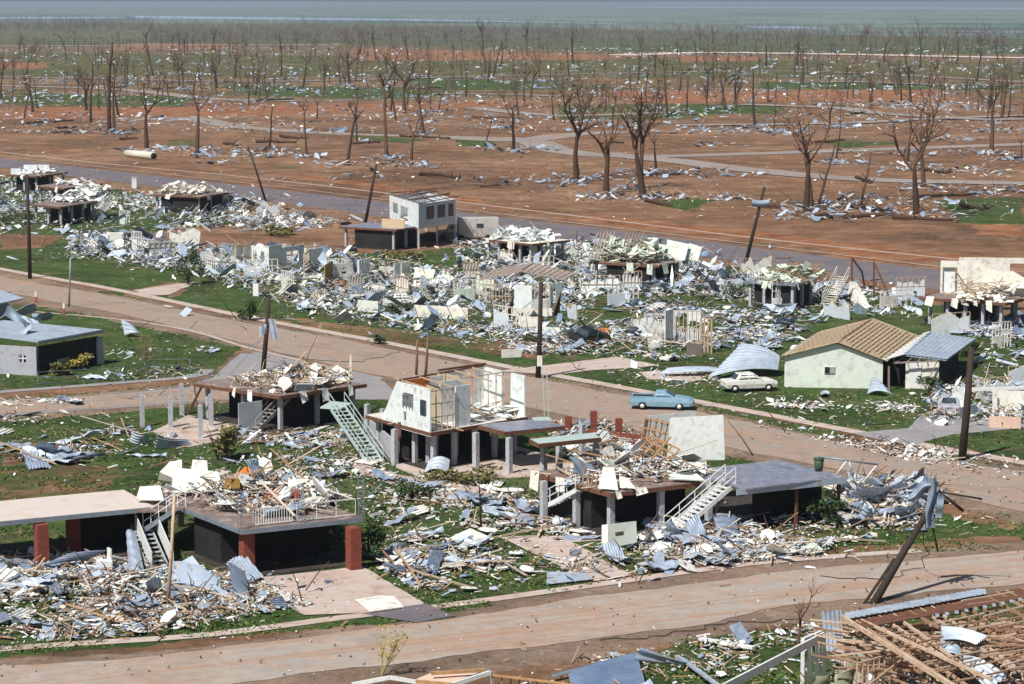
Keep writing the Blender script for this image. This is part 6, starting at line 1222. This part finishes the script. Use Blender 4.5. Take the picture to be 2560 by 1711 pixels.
mb = MB(); mb.plate([r0, r1, r1 + dn * .16 + Vector((0, 0, .05)), r0 + dn * .16 + Vector((0, 0, .05))], .05); mb.build('ridge_board', redwood, e)
mb = MB()
for k in range(26):
    a0 = lerp(r0, r1, k / 40) + Vector((0, .1, .15)); mb.box(a0, .42, .9, .04, (1, -.15, R.uniform(-.1, .15)))
mb.build('ridge_capping_strips', tinroof, e)
for k in range(12): mb = MB(); c = r0 + (r1 - r0) * (.3 + k * .045) + dn * (.22 + .012 * k) * (1 - .04 * k) + Vector((0, 0, .22)); mb.box(c, .16, .16, .1); mb.build('iron_clip', tinroof, e)
mb = MB(); mb.slab([P(2090, 1650), P(2640, 1570), P(2800, 1800), P(2080, 1850)], -.05, .45); mb.build('floor_slab', pinkconc, e)
wf = P(2080, 1700); mb = MB(); a0, b0 = P(2005, 1725), P(2060, 1700); studwall(mb, a0, b0, 0, 2.3, 3, w_=.12); mb.beam(P(1760, 1745, 1.9), P(2060, 1590, 2.2), .1, .35); mb.build('white_wall_frame', whitemetal, e)
mb = MB(); wall(mb, P(2110, 1735), P(2440, 1690), 0, 1.9, .1, [(.45, .6, .1, .9)]); wall(mb, P(2440, 1690), P(2660, 1660), 0, 1.8, .1); mb.build('wall', creamwall, e)
mb = MB(); studwall(mb, P(2140, 1790), P(2235, 1760), 0, 2.3, 7); studwall(mb, P(2300, 1750), P(2420, 1720), 0, 2.5, 7); mb.build('stud_frame', studs, e)
mb = MB(); mb.beam(P(2105, 1542, 3.4), P(2420, 1740, 2.6), .12, .18); mb.beam(P(2140, 1545, 3.3), P(2480, 1700, 2.6), .1, .12); mb.beam(P(2100, 1600, 2.6), P(2560, 1640, 2.4), .1, .1); mb.build('fallen_rafter', mat('pale_orange_timber', []), e)
mb = MB()
for k in range(230):
    a0 = lerp(P(2120, 1590, 2.2), P(2560, 1560, 2.2), R.random()) + Vector((R.uniform(-.5, .5), R.uniform(-5, .5), R.uniform(-.8, .5))); a = R.gauss(-.3, .5); v = Vector((math.cos(a), math.sin(a), R.gauss(0, .12))) * R.uniform(.6, 2.2); mb.beam(a0 - v, a0 + v, .07, .07)
mb.build('broken_battens', MAT['brown_batten'], e)
bigsheet('pale corrugated sheet hanging over the corner of the collapsed brown roof', (V(2066, 1640, 112.5), V(2052, 1528, 112.8), V(2103, 1525, 112.8), V(2110, 1636, 112.5)), .05, 9, tinroof)
bigsheet('pale ribbed sheet lying on the brown roof battens at the right', (P(2360, 1600, 2.9), P(2440, 1612, 2.9), P(2468, 1590, 3.0), P(2352, 1565, 3.2)), .12, 12, tinroof)
bigsheet('white ribbed sheet sliding off the brown roof battens', (P(2350, 1640, 2.4), P(2405, 1650, 2.3), P(2400, 1600, 2.7), P(2352, 1580, 2.9)), .25, 9, tinroof)
bigsheet('dark twisted sheet hanging below the white ribbed sheet', (P(2370, 1660, 1.9), P(2470, 1725, 1.5), P(2520, 1690, 1.7), P(2410, 1640, 2.2)), .3, 9)
for i, (q, lab) in enumerate((([(2010, 1780), (2060, 1760), (2070, 1680), (2040, 1690)], 'khaki canvas-like sheet crumpled left of the orange studs'), ([(2060, 1790), (2110, 1770), (2150, 1650), (2100, 1670)], 'second khaki sheet crumpled beside the orange studs'))):
    pts = [P(a, b_, 0 if j < 2 else 1.4) for j, (a, b_) in enumerate(q)]; bigsheet(lab, tuple(pts), .3, 5, mat('khaki_sheet', [(.16, .18, .11), (.24, .26, .17)], .8, 0, 1))
blue = mat('blue_sheet_roof', [(.1, .16, .27), (.15, .22, .34), (.2, .28, .4)], .4, .1, .6, dirt=(.2, .24, .3), spec=.5)
bigsheet('wide dark blue fallen roof sheet at the bottom centre', (P(1440, 1765, .2), P(1640, 1790, .2), P(1590, 1632, .5), P(1420, 1685, .4)), .1, 10, blue)
bigsheet('pointed pale blue ridge piece lying right of the blue roof sheet', (P(1585, 1652, .5), P(1730, 1664, .2), P(1725, 1658, .4), P(1600, 1618, 1.2)), .05, 3, tinroof)
bigsheet('blue-grey iron gutter curling along the edge of the blue roof sheet', (P(1380, 1696, .2), P(1590, 1642, .4), P(1588, 1634, .5), P(1380, 1686, .3)), .05, 2, greymetal)
mb = MB(); mb.beam(P(1695, 1640, .3), P(1810, 1725, .5), .22, .1); tag(mb.build('white_gutter_beam', tinroof), 'pale beam lying diagonally right of the pointed ridge piece', 'beam')
mb = MB(); mb.beam(P(1750, 1597, .2), P(1885, 1620, .3), .3, .12); tag(mb.build('white_gutter_beam', whitemetal), 'white and black gutter length lying near the roadside at bottom right', 'beam')
# bottom-centre house tops
e = empty('gable_roof_ruin', P(1100, 1760)); tag(e, 'white-edged gable and orange timbers peeping in at the bottom centre', 'house')
mb = MB(); z_ = 2.6
mb.beam(P(880, 1712, z_), P(975, 1694, z_ + .3), .1, .16); mb.beam(P(975, 1694, z_ + .3), P(1080, 1712, z_), .1, .16); mb.beam(P(1120, 1716, z_), P(1225, 1682, z_ + .3), .1, .18); mb.beam(P(1225, 1682, z_ + .3), P(1232, 1730, z_ - .6), .1, .16); mb.build('white_bargeboard', whitemetal, e)
mb = MB(); mb.plate([P(1010, 1712, z_), P(1120, 1712, z_), P(1215, 1676, z_ + .1), P(1082, 1682, z_ + .1)], .05); mb.build('pink_roof_lining', mat('pink_board', []), e)
mb = MB(); mb.beam(P(1078, 1684, 2.9), P(1210, 1676, 2.9), .1, .14); mb.beam(P(1040, 1704, 2.9), P(1130, 1712, 2.9), .1, .14)
for k in range(9): mb.beam(P(1232 + k * 22, 1690 + k * 2, 1.9), P(1234 + k * 22, 1730, 1.2), .07, .07)
mb.beam(P(1230, 1688, 1.95), P(1430, 1712, 1.95), .08, .08); mb.build('orange_stud_frame', MAT['orange_timber'], e)

# ------------------------------------------------------------------ living plants
def foliage(mb, c, rx, rz, n, ls):
    c0 = c; lobes = [Vector((R.uniform(-.8, .8) * rx, R.uniform(-.8, .8) * rx, R.uniform(-.5, .7) * rz)) for _ in range(6)]
    for _ in range(n):
        c = c0 + R.choice(lobes) * (1 if ls > .15 else 0)
        v = Vector((R.gauss(0, 1), R.gauss(0, 1), R.gauss(0, 1))).normalized() * R.random() ** .45; q_ = .5 if ls > .15 else 1; p = c + Vector((v.x * rx * q_, v.y * rx * q_, v.z * rz * q_)); p.z = max(p.z, .08)
        a = Vector((R.uniform(-1, 1), R.uniform(-1, 1), R.uniform(-.6, .6))).normalized() * ls; d = Vector((R.uniform(-1, 1), R.uniform(-1, 1), R.uniform(-.6, .6))).normalized() * ls * .5
        mb.add([p, p + a * .5 + d, p + a, p + a * .5 - d], [(0, 1, 2, 3)])
for px, py, hh_, rx, m_, lab in ((470, 712, 3.6, 1.6, leaf, 'dark green battered tree among rubble left of centre'), (625, 800, 1.8, 1.2, leaf, 'dark green shrub beside the footpath left of the wrapped pole'), (1000, 790, 1.2, 1.2, leaf, 'green bush buried in the flattened row'), (545, 1150, 2.0, 1.25, dryleaf, 'clump of dry yellow-green grass-like shrub behind the heap'),
    (200, 925, 1.3, 1.3, yleaf, 'yellow-leaved bush under the eave of the block house'), (148, 940, 1.1, .7, dryleaf, 'small shrub at the corner of the block house'), (1870, 745, 1.4, 2.6, leaf, 'torn green bush left of the mint-panelled house'), (2325, 990, 1.4, 1.1, leaf, 'round dark bush at the right corner of the gabled house'), (920, 1400, 2.2, .9, leaf, 'dark leafy shrub against the right brick pillar'),
    (1030, 1245, 1.0, 1.4, leaf, 'low green shrub before the oval path'), (1150, 1210, .7, 2.2, dryleaf, 'low dusty bushes along the front of the white-walled house'), (2060, 1310, 1.6, 1.2, leaf, 'dark bush in the shade under the verandah'), (1090, 600, 1.0, 2.6, leaf, 'green bush beside the caravan'), (1010, 650, .9, 3.0, dryleaf, 'scrubby bush in front of the white-roomed house'),
    (40, 560, 1.6, 2.4, leaf, 'torn bush behind the far-left utility pole'), (680, 590, 1.3, 3.0, dryleaf, 'brush heap near the left bend of the dirt track'), (2420, 890, 1.3, 1.2, leaf, 'low bush behind the iron-roofed carport'), (1290, 690, 1.0, 3, leaf, 'green vines over rubble behind the stud-walled shell'), (1330, 860, .8, .8, leaf, 'weed clump by the transformer pole'), (950, 860, .8, .7, leaf, 'weed clump on the footpath edge')):
    p = P(px, py); e = empty('shrub', p); tag(e, lab, 'shrub'); mb = MB(); foliage(mb, p + Vector((0, 0, hh_ * .55)), rx, hh_ * .5, int(260 + 160 * rx * hh_), .22 if m_ is not dryleaf else .3); mb.build('foliage', m_, e)
    mb = MB()
    for _ in range(8): a = R.uniform(0, 6.3); mb.tube([p, p + Vector((math.cos(a) * rx * .3, math.sin(a) * rx * .3, hh_ * .5)), p + Vector((math.cos(a) * rx * .8, math.sin(a) * rx * .8, hh_ * R.uniform(.6, 1.05)))], [.05, .035, .012], 5)
    mb.build('stem', bark, e)
# thin yellow sapling in front
def sapling(px, py, top, lab, m_, seed, n=26):
    p = P(px, py); H = V(px, top, p.y).z; e = empty('sapling', p); tag(e, lab, 'sapling'); r = random.Random(seed); mb = MB(); lf = MB()
    for _ in range(7):
        d = Vector((r.uniform(-.2, .75), r.uniform(-.3, .3), 1)).normalized(); q = p.copy(); pts = [q]
        for k in range(5): d = (d + Vector((r.uniform(-.25, .25), r.uniform(-.2, .2), .05))).normalized(); q = q + d * H / 5 * r.uniform(.7, 1.05); pts.append(q)
        mb.tube(pts, [.035, .028, .022, .018, .012, .006], 5)
        for k in range(2, 6):
            for _ in range(3): v = Vector((r.uniform(-1, 1), r.uniform(-1, 1), r.uniform(.2, 1))).normalized() * H * .13; mb.tube([pts[k], pts[k] + v], [.012, .005], 4); foliage(lf, pts[k] + v, .15, .12, n // 6, .09)
    mb.build('stem', m_, e); lf.build('leaves', yleaf, e)
sapling(955, 1690, 1560, 'spindly yellow-leaved sapling at the bottom centre roadside', mat('yellow_twig', [(.28, .26, .1), (.4, .36, .16)], .8), 5)
sapling(1330, 1420, 1370, 'thin grey sapling by the concrete path', twigs, 8, 6)
sapling(360, 905, 840, 'wind-bent sapling with pale limbs on the block house lawn', twigs, 9, 6)
# bent bare garden stump
for a0 in ((1205, 1330, 1250, 'snag', 'thin charred stump standing on the debris-covered lawn'), (1995, 1640, 1500, 'fork', 'small bare dead tree beside the collapsed roof at bottom right')):
    t_ = tree(a0[0], a0[1], a0[2], a0[3]); tag(t_, a0[4], 'tree')
# round pale-edged garden ring
mb = MB(); c = P(498, 1078); 
for k in range(28): a = 2 * math.pi * k / 28; b1_ = 2 * math.pi * (k + 1) / 28; mb.beam(c + Vector((math.cos(a) * 1.25, math.sin(a) * 1.25, .12)), c + Vector((math.cos(b1_) * 1.25, math.sin(b1_) * 1.25, .12)), .12, .14)
tag(mb.build('garden_ring', pinkconc), 'low round concrete edging between the free columns', 'garden edging')
mb = MB(); mb.slab([P(380, 1080), P(470, 1120), P(620, 1090), P(600, 1060), P(470, 1040)], -.02, .05); tag(mb.build('concrete_floor_slab', pinkconc), 'bare pink concrete slab under the free columns', 'slab')
# air: pale haze
hz = bpy.data.materials.new('haze_air'); hz.use_nodes = True; t = hz.node_tree
for n_ in list(t.nodes):
    if n_.type != 'OUTPUT_MATERIAL': t.nodes.remove(n_)
pv = t.nodes.new('ShaderNodeVolumePrincipled'); pv.inputs['Color'].default_value = (.7, .84, 1, 1); pv.inputs['Density'].default_value = .0001; pv.inputs['Anisotropy'].default_value = .2
t.links.new(pv.outputs[0], t.nodes['Material Output'].inputs['Volume'])
S = 95000; mb = MB(); mb.box((0, 0, 18), 2 * S, 2 * S, 40); o = mb.build('haze', hz); tag(o, kind='stuff'); o.visible_shadow = True
